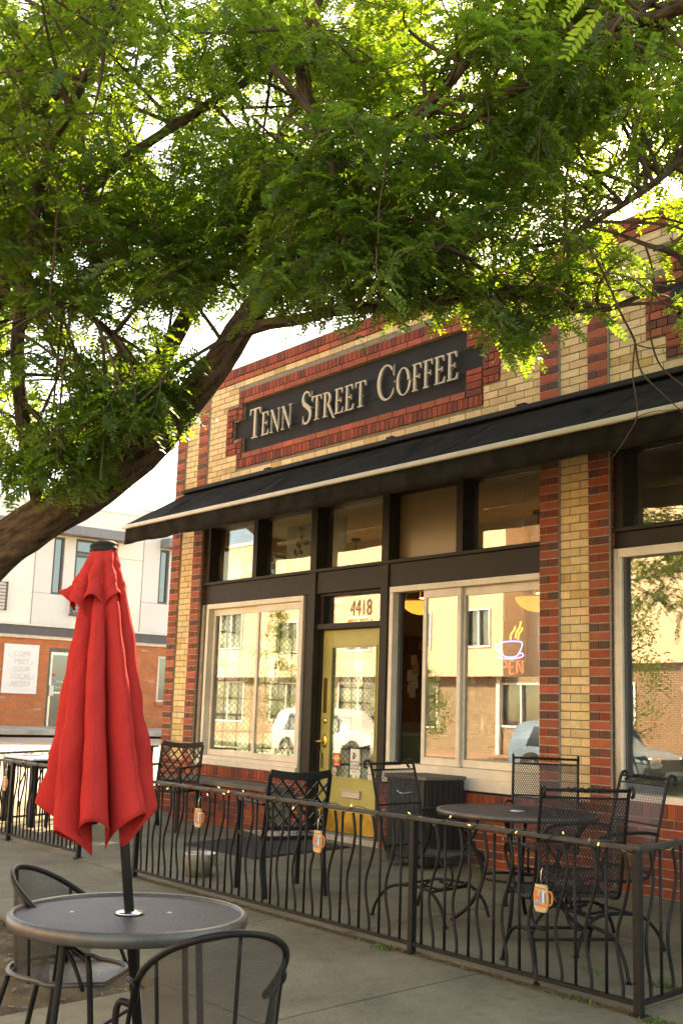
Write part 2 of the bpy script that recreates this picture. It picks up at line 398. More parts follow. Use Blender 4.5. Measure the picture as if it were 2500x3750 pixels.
mb = MB(); mb.box(-2, -6.2, -.62, 16.5, -6.05, -.268); struct(mb.build('kerb', M['kerb'], bevel=.012))
# bed of soil the tree stands in
random.seed(3)
def soil_h(x, y):
    return G(0, y)-.035+.016*math.sin(x*7.1+y*3)+.014*math.sin(x*15-y*11)+.011*math.sin(x*31+y*23)
mb = MB(); mb.sheet(lambda x, y: (x, y, soil_h(x, y)+R.uniform(-.008, .008)), frange(.8, 6.86, .06), frange(-6.05, -3.86, .06))
struct(mb.build('soil_bed', M['soil'], smooth=True))
mb = MB()
for i in range(1500):
    x, y = R.uniform(3.2, 6.86), R.uniform(-6.0, -3.87); z = soil_h(x, y)+.004
    L, W_ = R.uniform(.008, .035), R.uniform(.003, .009); a = R.uniform(0, PI); d = V(math.cos(a), math.sin(a), R.uniform(-.3, .4))*L
    mb.bar(V(x, y, z)-d/2, V(x, y, z)+d/2, W_, .004)
stuff(mb.build('wood_chips', M['wood_chip']), 'scattered wood chips lying on the bare soil bed', 'wood chips')
# roads
mb = MB(); mb.box(-60, -16.4, -.75, 60, -6.2, -.415); struct(mb.build('road', M['asphalt']))
mb = MB()
for y in (-11.2, -11.45): mb.box(-60, y-.05, -.4149, 60, y+.05, -.411)
struct(mb.build('road_line', M['orange_paint']))
mb = MB(); mb.box(-70, -16.6, -.7, 60, -16.4, -.24); struct(mb.build('opposite_kerb', M['kerb']))
mb = MB(); mb.box(-70, -18.0, -.7, 60, -16.6, -.21); struct(mb.build('verge', M['soil']))
mb = MB(); mb.box(-70, -19.6, -.7, 60, -18.0, -.17); struct(mb.build('opposite_pavement', M['street']))
mb = MB(); mb.box(-70, -22.3, -.7, 60, -19.6, -.10); struct(mb.build('planting_bed', M['gravel']))
gv = []; gf = []
for i in range(14000):
    x, y = R.uniform(-40, 4), R.uniform(-18.0, -16.6); h = R.uniform(.05, .13); a = R.uniform(0, PI); dx, dy = math.cos(a)*.02, math.sin(a)*.02
    n = len(gv); gv += [(x-dx, y-dy, -.212), (x+dx, y+dy, -.212), (x+R.uniform(-.05, .05), y+R.uniform(-.05, .05), -.21+h)]; gf.append((n, n+1, n+2))
me = bpy.data.meshes.new('lawn_grass'); me.from_pydata(gv, [], gf); me.materials.append(M['lawn']); lg = link(bpy.data.objects.new('lawn_grass', me))
stuff(lg, 'strip of green grass along the far kerb', 'grass')
# side street to the left, rising away
mb = MB()
def SZ(x, y): return G(x, 0) + (.045*max(-6, y)*max(0, (x+15)/13) if y < 0 else 0)
mb.sheet(lambda x, y: (x, y, SZ(x, y)), frange(-13.2, -2.0, .8), frange(-6.1, 30, 1.2)); struct(mb.build('side_street', M['street'], solid=0))
mb = MB(); mb.sheet(lambda x, y: (x, y, SZ(-13.2, y)+.11+.03*(-13.2-x)), [-15.2, -14.2, -13.2], frange(-6.1, 30, 1.2)); struct(mb.build('side_pavement', M['kerb'], solid=.1))
mb = MB(); mb.box(-2.02, .02, -.3, -.02, 14, .0); struct(mb.build('corner_pavement', M['concrete']))

# ================================================================== COFFEE SHOP
CH = .0677
shop = thing('coffee_shop', 'one storey yellow and red brick coffee shop with black awning', 'building')
bk = MB()
def brick(x0, x1, z0, z1, yf, kind, dep=.012):
    if x1-x0 < .022: return
    c_ = brick_cols(kind); o = R.uniform(-.0015, .0015)
    j = .004; x0 += j; x1 -= j
    bk.box(x0, yf+o, z0, x1, yf+dep+.03, z1, c_, skip='k')
def cut(x0, x1, z0, z1, holes):
    iv = [(x0, x1)]
    for hx0, hx1, hz0, hz1 in holes:
        if hz0 < z1-.004 and hz1 > z0+.004:
            out = []
            for a, b in iv:
                if hx1 <= a or hx0 >= b: out.append((a, b)); continue
                if a < hx0: out.append((a, hx0))
                if b > hx1: out.append((hx1, b))
            iv = out
    return iv
def course(x0, x1, r, yf, kind, holes=(), L=.2032, off=0.0, mod=None):
    z0 = r*CH+.005; z1 = z0+CH-.0095
    iv = cut(x0, x1, z0, z1, holes)
    x = x0-off
    while x < x1:
        for a, b in iv:
            p, q = max(a, x), min(b, x+L)
            if q > p: brick(p, q, z0, z1, yf, kind)
        x += L
def pier(x0, r0=0, r1=74, rev=0, dx=(.2, .505, .705)):
    for r in range(r0, r1):
        low = r < 9
        if low:
            course(x0, x0+.705, r, -.012, 'k', off=.1*(r % 2)); continue
        k = (r+rev) % 2
        for a, b in ((x0, x0+.2), (x0+.505, x0+.705)):
            if k: course(a, b, r, -.022, 'r')
            else: course(a, b, r, -.022, 'h', L=.1)
        course(x0+.203, x0+.502, r, 0.0, 'y', off=0 if k else .1016)
P1, P2, P3 = 0.0, 5.9865, 9.95
for p in (P1, P2, P3): pier(p)
# sign recess and its stepped red border
S_MAIN = (1.435, 5.09, 4.128, 4.725); S_TAB = (1.232, 5.290, 4.318, 4.530)
B_MAIN = (1.330, 5.305, 3.958, 4.885); B_TAB = (1.090, 5.508, 4.142, 4.705)
MED = [(7.05, 7.72, 4.14, 4.62), (7.23, 7.54, 3.95, 4.14), (7.23, 7.54, 4.62, 4.82)]
FR = 50      # first course above the storefront opening (hidden by the awning)
for r in range(FR, 74):
    course(.708, P2-.003, r, 0.003, 'y', [B_MAIN, B_TAB], off=.1016*(r % 2))
    course(P2+.708, P3-.003, r, 0.003, 'y', MED, off=.1016*(r % 2))
def course_z(x0, x1, z0, z1, L, kind, yf=-.010, holes=(), off=0):
    x = x0-off
    iv = cut(x0, x1, z0, z1, holes)
    while x < x1:
        for a, b in iv:
            p, q = max(a, x), min(b, x+L)
            if q > p: brick(p, q, z0, z1, yf, kind)
        x += L
for z0, z1, kind, L in ((4.064, 4.123, 'r', .2032), (4.730, 4.788, 'r', .2032)): course_z(1.44, 5.085, z0, z1, L, kind)
course_z(1.335, 5.30, 3.962, 4.056, .0677, 'k'); course_z(1.335, 5.30, 4.795, 4.882, .0677, 'k')
for xa, xb in ((1.335, 1.43), (5.095, 5.30)):
    for z in np.arange(4.064, 4.30, CH): course_z(xa, xb, z, min(z+.058, 4.313), .1 if xa < 2 else .2, 'k', holes=[S_TAB])
    for z in np.arange(4.535, 4.78, CH): course_z(xa, xb, z, min(z+.058, 4.788), .1 if xa < 2 else .2, 'k', holes=[S_TAB])
for xa, xb in ((1.095, 1.325), (5.31, 5.505)):
    for z in np.arange(4.147, 4.69, CH): course_z(xa, xb, z, min(z+.058, 4.702), .0677 if int(z*30) % 3 else .2, 'k', holes=[S_TAB])
for (a, b, c0, d) in MED:
    z = c0
    while z < d-.02:
        course_z(a+.003, b-.003, z+.004, min(z+.062, d), .2 if int(z/CH) % 2 else .1, 'r' if int(z/CH) % 2 else 'h', off=.05*(int(z/CH) % 2)); z += CH
# parapet cap: stretcher course, then soldiers
for (a, b) in ((0, P2), (P2, P3+.705)):
    course_z(a, b, 74*CH+.004, 75*CH-.004, .2032, 'r', yf=-.012)
    course_z(a, b, 75*CH+.002, 75*CH+.098, .0677, 'k', yf=-.02)
# knee walls: soldier sill and red courses
for xa, xb in ((.80, 2.905), (4.05, 5.985), (6.70, P3)):
    dz = 0 if xa < 6 else .07
    course_z(xa, xb, .483+dz, .578+dz, .0705, 'k', yf=-.03)
    for r in range(-2, 8 if dz else 7): course(xa+.012, xb-.012, r, 0.0, 'k', off=.1016*(r % 2))
for r in range(7): course(4.03, 4.36, r, -.01, 'k', L=.1, off=.05*(r % 2))
for p in (P1, P2, P3):
    for r in range(-2, 0): course(p, p+.705, r, -.012, 'k')
bk.build('brick_facing', M['brick'], shop)
# return faces of the piers, in courses
for xs, ya, yb in ((.705, .02, .14), (5.9865, .02, .14), (6.6915, .02, .16)):
    bk = MB()
    for r in range(-1, 52):
        z0 = r*CH+.005; c_ = brick_cols('r' if r % 2 else 'h')
        L = .11 if r % 2 else .055
        y = ya
        while y < yb-.01:
            xx = xs-.001; bk.box(xx-.03, y+.003, z0, xx+.004, min(yb, y+L)-.003, z0+CH-.0095, brick_cols('k')); y += L
    bk.build('brick_return', M['brick'], shop)
# wall body behind the bricks
def rect_minus(x0, x1, z0, z1, holes):
    xs = sorted({x0, x1, *[min(max(h[i], x0), x1) for h in holes for i in (0, 1)]}); zs = sorted({z0, z1, *[min(max(h[i], z0), z1) for h in holes for i in (2, 3)]})
    out = []
    for za, zb in zip(zs, zs[1:]):
        run = None
        for xa, xb in zip(xs, xs[1:]):
            solid = not any(h[0] < (xa+xb)/2 < h[1] and h[2] < (za+zb)/2 < h[3] for h in holes)
            if solid: run = [run[0] if run else xa, xb]
            if not solid and run: out.append((*run, za, zb)); run = None
        if run: out.append((*run, za, zb))
    return out
mb = MB()
for a, b, c0, d in rect_minus(.0, P3+.705, 3.385, 5.175, [S_MAIN, S_TAB]): mb.box(a, .010, c0, b, .30, d)
for p in (P1, P2, P3): mb.box(p+.004, .008, -.3, p+.701, .30, 3.385)
for xa, xb, zt in ((.705, 2.80, .58), (4.04, P2, .58), (P2+.705, P3, .65)): mb.box(xa, .010, -.3, xb, .24, zt)
mb.build('front_wall', M['mortar'], shop)
for p in (P1, P2, P3):
    for xa, xb in ((.001, .199), (.506, .704)): mb = MB(); mb.box(p+xa, -.015, 9*CH, p+xb, .0075, 74*CH); mb.build('pointing', M['mortar_light'], shop)
    mb = MB(); mb.box(p+.001, -.006, -.2, p+.704, .0075, 9*CH-.001); mb.build('pointing', M['mortar_light'], shop)
for xa, xb, zt in ((.805, 2.79, .578), (4.06, P2-.001, .578), (P2+.706, P3-.001, .648)):
    mb = MB(); mb.box(xa, .0045, -.2, xb, .0095, zt-.097); mb.build('pointing', M['mortar_light'], shop)
    mb = MB(); mb.box(xa, -.022, zt-.094, xb, .0095, zt-.004); mb.build('pointing', M['mortar_light'], shop)
mb = MB(); mb.box(.30, .30, 3.6, 10.655, 12.0, 3.75); mb.build('roof', M['charcoal'], shop)
mb = MB(); mb.box(-.0, .0, 5.176, 10.66, .32, 5.20); mb.build('coping', M['cream_shade'], shop)
mb = MB()
for a, b, c0, d in rect_minus(.30, 12.0, -.3, 5.17, [(.55, 3.2, .32, 2.36), (.5, 2.7, 2.62, 3.22)]): mb.box(0, a, c0, .25, b, d)
mb.box(10.4, .30, -.3, 10.65, 12, 5.17); mb.box(.25, 11.75, -.3, 10.4, 12, 5.17)
mb.build('side_wall', M['plaster'], shop)
mb = MB(); mb.box(.25, .24, -.2, 10.4, 11.75, .045); mb.build('floor', M['floor_wood'], shop)
mb = MB(); mb.box(.25, .30, 3.40, 10.4, 11.75, 3.44); mb.build('ceiling', M['ceiling'], shop)
mb = MB(); mb.box(.25, 7.2, .05, 10.4, 7.35, 3.40); mb.box(6.2, .3, .05, 6.32, 7.2, 3.40); mb.build('partition', M['plaster'], shop)
mb = MB()
for y in (2.2, 4.4): mb.box(.26, y, 3.18, 6.19, y+.22, 3.40)
mb.build('ceiling_beam', M['ceiling'], shop)
# glass block window in the left wall
def blockmat():
    mt, n, l, out = newmat('glass_block')
    co = n.new('ShaderNodeTexCoord'); ck = N(n, 'ShaderNodeTexChecker', Scale=26.0); l.new(co.outputs['Object'], ck.inputs[0])
    f = noise(n, l, 2.2, 3, .5); c1 = mix_rgb(n, l, ck.outputs['Fac'], (.42, .44, .38), (.86, .90, .80)); c2 = mix_rgb(n, l, 1.0, c1, ramp(n, l, f, .35, .65, (.35,)*3, (1.15,)*3), 'MULTIPLY')
    t = n.new('ShaderNodeBsdfTranslucent'); l.new(c2, t.inputs[0]); d = n.new('ShaderNodeBsdfDiffuse'); d.inputs[0].default_value = (.25, .27, .23, 1)
    a = N(n, 'ShaderNodeMixShader', Fac=.15); l.new(t.outputs[0], a.inputs[1]); l.new(d.outputs[0], a.inputs[2])
    g = N(n, 'ShaderNodeBsdfGlossy', Roughness=.15); b = N(n, 'ShaderNodeMixShader', Fac=.08); l.new(a.outputs[0], b.inputs[1]); l.new(g.outputs[0], b.inputs[2]); l.new(b.outputs[0], out.inputs[0]); return mt
M['block'] = blockmat()
mb = MB(); mo = MB()
ny, nz = 13, 10; by, bz = 2.65/ny, 2.04/nz
for i in range(ny):
    for j in range(nz):
        y, z = .55+i*by, .32+j*bz; mb.box(.10, y+.012, z+.012, .16, y+by-.012, z+bz-.012)
for i in range(ny+1): mo.box(.112, .55+i*by-.011, .32, .150, .55+i*by+.011, 2.36)
for j in range(nz+1): mo.box(.114, .55, .32+j*bz-.011, .148, 3.2, .32+j*bz+.011)
gb = mb.build('block_window', M['block'], shop, bevel=.012); mo.build('grout', M['charcoal'], gb)
mb = MB(); mb.box(.10, .5, 2.62, .106, 2.7, 3.22); gb = mb.build('side_window', M['glass'], shop)
mb = MB()
for y in (.5, 1.22, 1.96, 2.66): mb.box(.08, y, 2.62, .14, y+.045, 3.22)
mb.box(.082, .5, 2.62, .138, 2.7, 2.66); mb.box(.082, .5, 3.18, .138, 2.7, 3.22); mb.build('frame', M['dark_trim'], gb)
# ---- dark timber storefront
YF, YG = .03, .17
mb = MB()
mb.box(.706, YF+.02, 2.415, 5.985, .24, 2.635)                 # beam
mb.box(.706, YF-.012, 2.636, 5.985, .24, 2.668)                # ledge on the beam
mb.box(.706, YF+.0, 3.32, 5.985, .24, 3.384)                   # head
for a, b in ((.707, .80), (1.70, 1.785), (4.945, 5.03)): mb.box(a, YF+.008, 2.668, b, .24, 3.32)
for a, b in ((2.790, 2.895), (3.930, 4.036)): mb.box(a, YF, -.05, b, .245, 3.32)
mb.box(2.70, YF+.03, .50, 2.789, .24, 2.414)
mb.box(2.896, YF+.03, 2.045, 3.929, .24, 2.10); mb.box(2.896, YF+.06, 2.385, 3.929, .24, 2.414)
mb.box(2.896, .10, 2.10, 2.955, .24, 2.385)
mb.box(2.896, .12, -.05, 2.915, .24, 2.045)
mb.box(4.037, YF+.01, .0, 4.055, .24, 2.414)
mb.build('storefront_frame', M['dark_trim'], shop, bevel=.004)
mb = MB()
mb.box(6.692, YF+.02, 2.54, P3, .24, 2.665); mb.box(6.692, YF-.01, 2.666, P3, .24, 2.70); mb.box(6.692, YF, 3.32, P3, .24, 3.384)
for a, b in ((6.693, 6.78), (8.25, 8.34), (P3-.09, P3-.001)): mb.box(a, YF+.008, 2.70, b, .24, 3.32)
mb.build('storefront_frame', M['dark_trim'], shop, bevel=.004)
def frost():
    mt, n, l, out = newmat('frosted_glass')
    t = n.new('ShaderNodeBsdfTranslucent'); t.inputs[0].default_value = (.95, .95, .85, 1)
    d = n.new('ShaderNodeBsdfDiffuse'); d.inputs[0].default_value = (.55, .53, .42, 1)
    tr = n.new('ShaderNodeBsdfTransparent'); g = N(n, 'ShaderNodeBsdfGlossy', Roughness=.04)
    a = N(n, 'ShaderNodeMixShader', Fac=.35); l.new(t.outputs[0], a.inputs[1]); l.new(d.outputs[0], a.inputs[2])
    b = N(n, 'ShaderNodeMixShader', Fac=.42); l.new(a.outputs[0], b.inputs[1]); l.new(tr.outputs[0], b.inputs[2])
    fr = schlick(n, l, .06, .9); c_ = n.new('ShaderNodeMixShader'); l.new(fr, c_.inputs[0]); l.new(b.outputs[0], c_.inputs[1]); l.new(g.outputs[0], c_.inputs[2])
    l.new(c_.outputs[0], out.inputs[0]); return mt
M['shade'] = pm('pale_roller_shade', (.66, .63, .52), .9, var=.05, scale=3); M['frost'] = frost(); M['film'] = pm('brown_film', (.16, .12, .055), .35, var=.15, scale=3, dirt=.2)  # brown colour stands in for the awning underside reflected in the glass
for i, (a, b, mt) in enumerate(((.80, 1.70, 'glass'), (1.785, 2.79, 'glass'), (2.895, 3.93, 'glass'), (4.036, 4.945, 'film'), (5.03, 5.985, 'glass'), (6.78, 8.25, 'glass'), (8.34, P3-.09, 'glass'))):
    z0 = 2.669 if i < 5 else 2.701
    mb = MB(); mb.box(a, YG, z0, b, YG+.008, 3.319); t = mb.build('transom_window', M[mt], shop)
mb = MB(); mb.sheet(lambda x, z: (x, .50+.006*math.sin(9*x), z), frange(1.70, 2.80, .06), [2.48, 2.9, 3.3]); mb.build('roller_shade', M['shade'], shop, smooth=True, solid=.002)  # pale card added behind the plant so the pane looks bright, leaves dark
mb = MB(); mb.box(2.955, YG-.01, 2.101, 3.929, YG-.002, 2.384); nw = mb.build('number_window', M['glass'], shop)
# ---- sliding windows
def sliding(name, x0, x1, z0, z1, sashes, sill, tubex=None):
    """outer cream frame; sashes = (xa, xb, y, glazed)"""
    mb = MB(); t = .05
    mb.box(x0, .035, z1-.055, x1, .16, z1); mb.box(x0, .036, z0+sill, x0+t, .155, z1-.055); mb.box(x1-t, .036, z0+sill, x1, .155, z1-.055)
    mb.box(x0-.012, .005, z0, x1+.004, .165, z0+sill*.55); mb.box(x0, .030, z0+sill*.55, x1, .16, z0+sill)
    fr = mb.build('window', M['cream'], shop, bevel=.004)
    for xa, xb, y, gl in sashes:
        m2 = MB(); w_ = .045; za, zb = z0+sill+.002, z1-.057
        m2.box(xa, y, zb-.075, xb, y+.03, zb); m2.box(xa, y, za, xb, y+.03, za+.065); m2.box(xa, y, za+.065, xa+w_, y+.03, zb-.075); m2.box(xb-w_, y, za+.065, xb, y+.03, zb-.075)
        m2.build('sash', M['cream'], fr, bevel=.003)
        if gl:
            m3 = MB(); m3.box(xa+w_, y+.011, za+.066, xb-w_, y+.019, zb-.076); m3.build('pane', M['glass'], fr)
    return fr
wl = sliding('w', .795, 2.69, .585, 2.41, [(.85, 1.81, .105, 1), (1.80, 2.62, .068, 1)], .10)
mb = MB(); mb.box(.706, .02, .50, .775, .10, 2.413); mb.build('caulk_strip', M['cream_shade'], shop, bevel=.02)
wr = sliding('w', 4.06, 5.984, .60, 2.41, [(4.50, 4.99, .068, 1), (4.965, 5.93, .105, 1)], .18)
mb = MB(); mb.box(4.11, .11, .79, 4.14, .15, 2.35); mb.build('track', M['charcoal'], wr)
mb = MB(); mb.box(6.735, .03, 2.465, P3-.04, .16, 2.535); mb.box(6.735, .01, .64, P3-.04, .165, .70); mb.box(6.735, .035, .70, 6.765, .16, 2.465); mb.box(P3-.08, .035, .70, P3-.04, .16, 2.465); mb.box(8.3, .04, .70, 8.35, .16, 2.465)
w3 = mb.build('window', M['cream'], shop, bevel=.004)
mb = MB(); mb.tube([(6.712, .05, .66), (6.712, .05, 2.535)], .028, 10); mb.build('post', M['cream'], w3, smooth=True)
mb = MB(); mb.box(6.79, .09, .70, 8.30, .098, 2.465); mb.box(8.35, .09, .70, P3-.08, .098, 2.465); mb.build('pane', M['glass'], w3)
mb = MB(); mb.box(6.766, .06, .70, 6.79, .15, 2.465); mb.build('gasket', M['charcoal'], w3)
# ---- door
dr = MB(); Y0 = .145
dr.box(2.917, Y0, .06, 3.065, Y0+.045, 2.04); dr.box(3.775, Y0, .06, 3.928, Y0+.045, 2.04); dr.box(3.065, Y0, 1.872, 3.775, Y0+.045, 2.04); dr.box(3.065, Y0, .06, 3.775, Y0+.045, .572)
door = dr.build('door', M['door'], shop, bevel=.004)
mb = MB(); mb.box(3.065, Y0+.018, .572, 3.775, Y0+.026, 1.872); mb.build('pane', M['glass'], door)
mb = MB()
for a, b, c0, d in ((3.065, 3.775, .572, .588), (3.065, 3.775, 1.860, 1.872), (3.065, 3.077, .588, 1.86), (3.763, 3.775, .588, 1.86)): mb.box(a, Y0-.008, c0, b, Y0+.017, d)
mb.build('glazing_bead', M['door'], door)
mb = MB(); mb.box(2.96, Y0-.004, .065, 3.925, Y0, .262); mb.build('kick_plate', M['brass_dull'], door, bevel=.002)
mb = MB(); mb.box(3.315, Y0-.022, .398, 3.585, Y0, .470); mb.box(3.31, Y0-.034, .462, 3.59, Y0-.0, .474); mb.build('mail_slot', M['bar_white'], door, bevel=.006)
mb = MB(); mb.lathe([(0, -.014), (.022, -.014), (.03, -.006), (.03, 0)], 20); o = mb.build('lock', M['brass'], door, smooth=True); o.rotation_euler = (rad(90), 0, 0); o.location = (2.992, Y0, 1.127); o.scale = (1, 1, -1)
mb = MB()
mb.lathe([(0, .012), (.026, .012), (.036, .004), (.036, 0)], 20); me_ = [(x, -z, y*1.9) for x, y, z in mb.v]; mb.v = me_
mb.tube(spline([(0, -.01, .0), (.0, -.05, .0), (-.02, -.058, -.004), (-.075, -.056, -.004), (-.10, -.05, .004)]), [.011]*25, 10)
o = mb.build('handle', M['brass'], door, smooth=True); o.location = (2.995, Y0, .925)
mb = MB(); mb.box(2.950, Y0-.004, 1.205, 3.005, Y0, 1.555); mb.build('push_plate', pm('tarnished_plate', (.09, .06, .02), .5, .6), door)
mb = MB(); mb.tube(spline([(2.955, Y0-.012, .90), (2.95, Y0-.02, .84), (2.968, Y0-.012, .78), (2.965, Y0-.02, .70), (2.978, Y0-.012, .66), (2.985, Y0-.015, .72), (2.972, Y0-.01, .80)]), .0035, 6); mb.build('strap', M['ink'], door)
mb = MB(); mb.box(2.83, .00, -.06, 4.03, .24, .05); mb.build('threshold', M['kerb'], shop, bevel=.01)
# ---- ledge under the left window
mb = MB(); mb.box(.72, -.36, .405, 2.70, -.015, .455); mb.build('ledge_cap', M['stone_cap'], shop, bevel=.008)
bk = MB()
for r in range(-2, 6): course(.76, 2.66, r, -.30, 'k', off=.1016*(r % 2))
bk.build('brick_ledge', M['brick'], shop)
mb = MB(); mb.box(.765, -.29, -.3, 2.655, -.0, .404); mb.build('ledge_core', M['mortar'], shop)
# medallion
mb = MB(); mb.lathe([(0, .06), (.05, .055), (.09, .035), (.115, 0)], 14); mb.v = [(7.385+x, -.012-z, 4.385+y*1.15) for x, y, z in mb.v]; mb.build('medallion', M['sign_black'], shop)

# ================================================================== AWNING
aw = thing('awning', 'long black canvas awning with white front bar above the shop windows', 'awning', (.28, 0, 3.8))
AX0, AX1, AYF, AZB, AZT = .28, 10.2, -.82, 3.275, 3.80
cz_ = MB()
def acan(x, t):
    s_ = math.sin(PI*t); k = (x-AX0) % 1.98
    sag = -.030*s_*(1-abs(2*(k/1.98)-1)**2) - .010*s_*abs(math.sin(x*2.1+t*2.2))**6 + .009*s_*math.sin(x*1.3+1.5*t)
    diag = .024*s_*math.exp(-(((k-.25-t*.55)/.055)**2)) - .016*s_*math.exp(-(((k-.40-t*.45)/.05)**2)) + .008*s_*math.exp(-(((k-1.35+t*.3)/.05)**2))
    return (x-AX0, AYF*t-.004, (AZT+(AZB+.03-AZT)*t + sag + diag)-3.8)
cz_.sheet(acan, frange(AX0, AX1, .045), [i/14 for i in range(15)]); cz_.build('canopy', M['canvas'], aw, smooth=True, solid=.006)
for xs in (1.15, 2.55, 4.02, 5.55, 7.1, 8.6):
    mb = MB(); pts = [V(*acan(xs, t/14)) for t in range(15)]
    for p, q in zip(pts, pts[1:]): mb.bar(p+V(0, 0, .004), q+V(0, 0, .004), .022, .006)
    mb.build('seam', M['canvas'], aw)
va = MB()
def aval(x, t):
    wv = .010*math.sin(x*9)*t + .006*math.sin(x*23+1)*t
    return (x-AX0, AYF-.012-wv, AZB-.02-(.185+.006*math.sin(x*7))*t-3.8)
va.sheet(aval, frange(AX0+.03, AX1, .035), [0, .33, .66, 1]); va.build('valance', M['canvas'], aw, smooth=True, solid=.004)
mb = MB(); mb.box(-.02, AYF-.042, AZB-.022-3.8, AX1-AX0, AYF+.02, AZB+.024-3.8); mb.build('front_bar', M['bar_white'], aw, bevel=.012)
for x in (1.0, 3.4, 5.7, 8.2):
    mb = MB(); mb.bar((x, -.01, -.1), (x+.5, AYF*.5, -.34), .04, .05); mb.bar((x+.5, AYF*.5, -.34), (x+.05, AYF+.02, -.53), .035, .045)
    mb.build('folding_arm', M['sign_black'], aw)
mb = MB(); mb.box(.0, -.10, -.02, AX1-AX0, .0, .03)
for x in (1.75, 3.82, 5.52, 7.6): mb.box(x-.05, -.06, .03, x+.05, 0.0, .065)
mb.build('roller_box', M['sign_black'], aw, bevel=.01)

# ================================================================== SIGN with raised letters
def arc(cx, cz, rx, rz, a0, a1, n=20): return [(cx+rx*math.cos(rad(a0+(a1-a0)*i/n)), cz+rz*math.sin(rad(a0+(a1-a0)*i/n))) for i in range(n+1)]
def band(o, i): return [[o[k], o[k+1], i[k+1], i[k]] for k in range(len(o)-1)]
def rc(a, b, c_, d): return [(a, b), (c_, b), (c_, d), (a, d)]
def stroke(path, ws):
    o, i = [], []
    for k, (x, z) in enumerate(path):
        x0, z0 = path[max(0, k-1)]; x1, z1 = path[min(len(path)-1, k+1)]; L = math.hypot(x1-x0, z1-z0) or 1
        nx, nz = -(z1-z0)/L*ws[k]/2, (x1-x0)/L*ws[k]/2; o.append((x+nx, z+nz)); i.append((x-nx, z-nz))
    return o + i[::-1]
def glyph(ch):
    if ch == 'T': return [rc(.30, .04, .43, .96), rc(.0, .95, .73, 1.0), rc(.18, 0, .55, .045), [(0, .96), (0, .79), (.03, .79), (.09, .96)], [(.73, .96), (.73, .79), (.70, .79), (.64, .96)]], .76
    if ch in 'EF':
        p = [rc(.09, .04, .22, .96), rc(.0, .95, .56, 1.0), [(.56, .96), (.56, .79), (.53, .79), (.46, .96)], rc(.22, .49, .44, .54), rc(.42, .42, .455, .61), rc(.0, 0, .33, .045)]
        if ch == 'E': p += [rc(.31, 0, .60, .05), [(.60, .04), (.62, .23), (.59, .23), (.49, .04)]]
        return p, .66 if ch == 'E' else .60
    if ch == 'N': return [rc(.11, .04, .155, .96), rc(.70, .0, .745, .96), [(.02, 1.0), (.17, 1.0), (.745, .10), (.745, -.02), (.69, -.02)], rc(.02, 0, .25, .045), rc(.60, .955, .84, 1.0)], .87
    if ch == 'R':
        return [rc(.09, .04, .22, .96), rc(0, 0, .33, .045), rc(.0, .955, .30, 1.0)] + band(arc(.27, .745, .29, .255, 90, -90), arc(.25, .745, .17, .205, 90, -90)) + [rc(.2, .49, .30, .535), [(.27, .50), (.42, .52), (.80, -.06), (.92, -.12), (.72, -.10)]], .80
    if ch == 'O': return band(arc(.45, .5, .45, .52, 0, 360, 40), arc(.45, .5, .31, .475, 0, 360, 40)), .97
    if ch == 'C': return band(arc(.47, .5, .47, .52, 42, 318, 34), arc(.50, .5, .35, .47, 38, 322, 34)) + [[(.80, .66), (.835, .66), (.835, .99), (.78, .86)], [(.81, .30), (.84, .30), (.80, .12), (.74, .14)]], .92
    if ch == 'S':
        pth = [(.52, .80), (.46, .93), (.32, .985), (.16, .94), (.085, .80), (.13, .65), (.28, .55), (.43, .45), (.52, .32), (.49, .14), (.37, .03), (.22, .005), (.10, .06), (.045, .19)]
        ws = [.03, .05, .06, .08, .12, .145, .155, .155, .145, .115, .08, .06, .05, .03]
        q = spline([(*p, w_) for p, w_ in zip(pth, ws)], 4)
        o = stroke([(a, b) for a, b, _ in q], [c_ for *_, c_ in q]); h = len(o)//2
        return [[o[k], o[k+1], o[-2-k], o[-1-k]] for k in range(h-1)] + [rc(.53, .70, .56, .99), rc(.015, 0, .045, .27)], .62
shop_sign = thing('shop_sign', 'stepped black sign with raised cream letters naming the coffee house', 'sign', (3.26, .04, 4.128))
mb = MB()
for (a, b, c0, d) in rect_minus(1.232, 5.29, 4.128, 4.725, [(1.232, 1.435, 4.128, 4.318), (1.232, 1.435, 4.53, 4.725), (5.09, 5.29, 4.128, 4.318), (5.09, 5.29, 4.53, 4.725)]): mb.box(a+.002-3.26, .0, c0+.002-4.128, b-.002-3.26, .03, d-.002-4.128)
mb.build('panel', M['sign_black'], shop_sign)
text = [('T', .35), ('E', .27), ('N', .27), ('N', .27), (' ', .0), ('S', .35), ('T', .27), ('R', .27), ('E', .27), ('E', .27), ('T', .27), (' ', 0), ('C', .35), ('O', .27), ('F', .27), ('F', .27), ('E', .27), ('E', .27)]
x = 0.0; place = []
for ch, h in text:
    if ch == ' ': x += .155; continue
    pl, ad = glyph(ch); place.append((pl, x, h)); x += ad*h*.88+.022
k = (5.02-1.60)/x
for pl, xx, h in place:
    mb = MB()
    for i, p in enumerate(pl): mb.xz([(1.60+(xx+px*h*.88)*k-3.26, .135+pz*h-.0-.012*0) for px, pz in p], -.062+.0005*i, -.040+.0003*i)
    mb.xz([(1.60+(xx+px*h*.88)*k-3.26, .135+pz*h) for px, pz in rc(pl[0][0][0]+.02, .45, pl[0][0][0]+.06, .5)], -.042, .0)
    mb.build('letter', M['letter'], shop_sign)
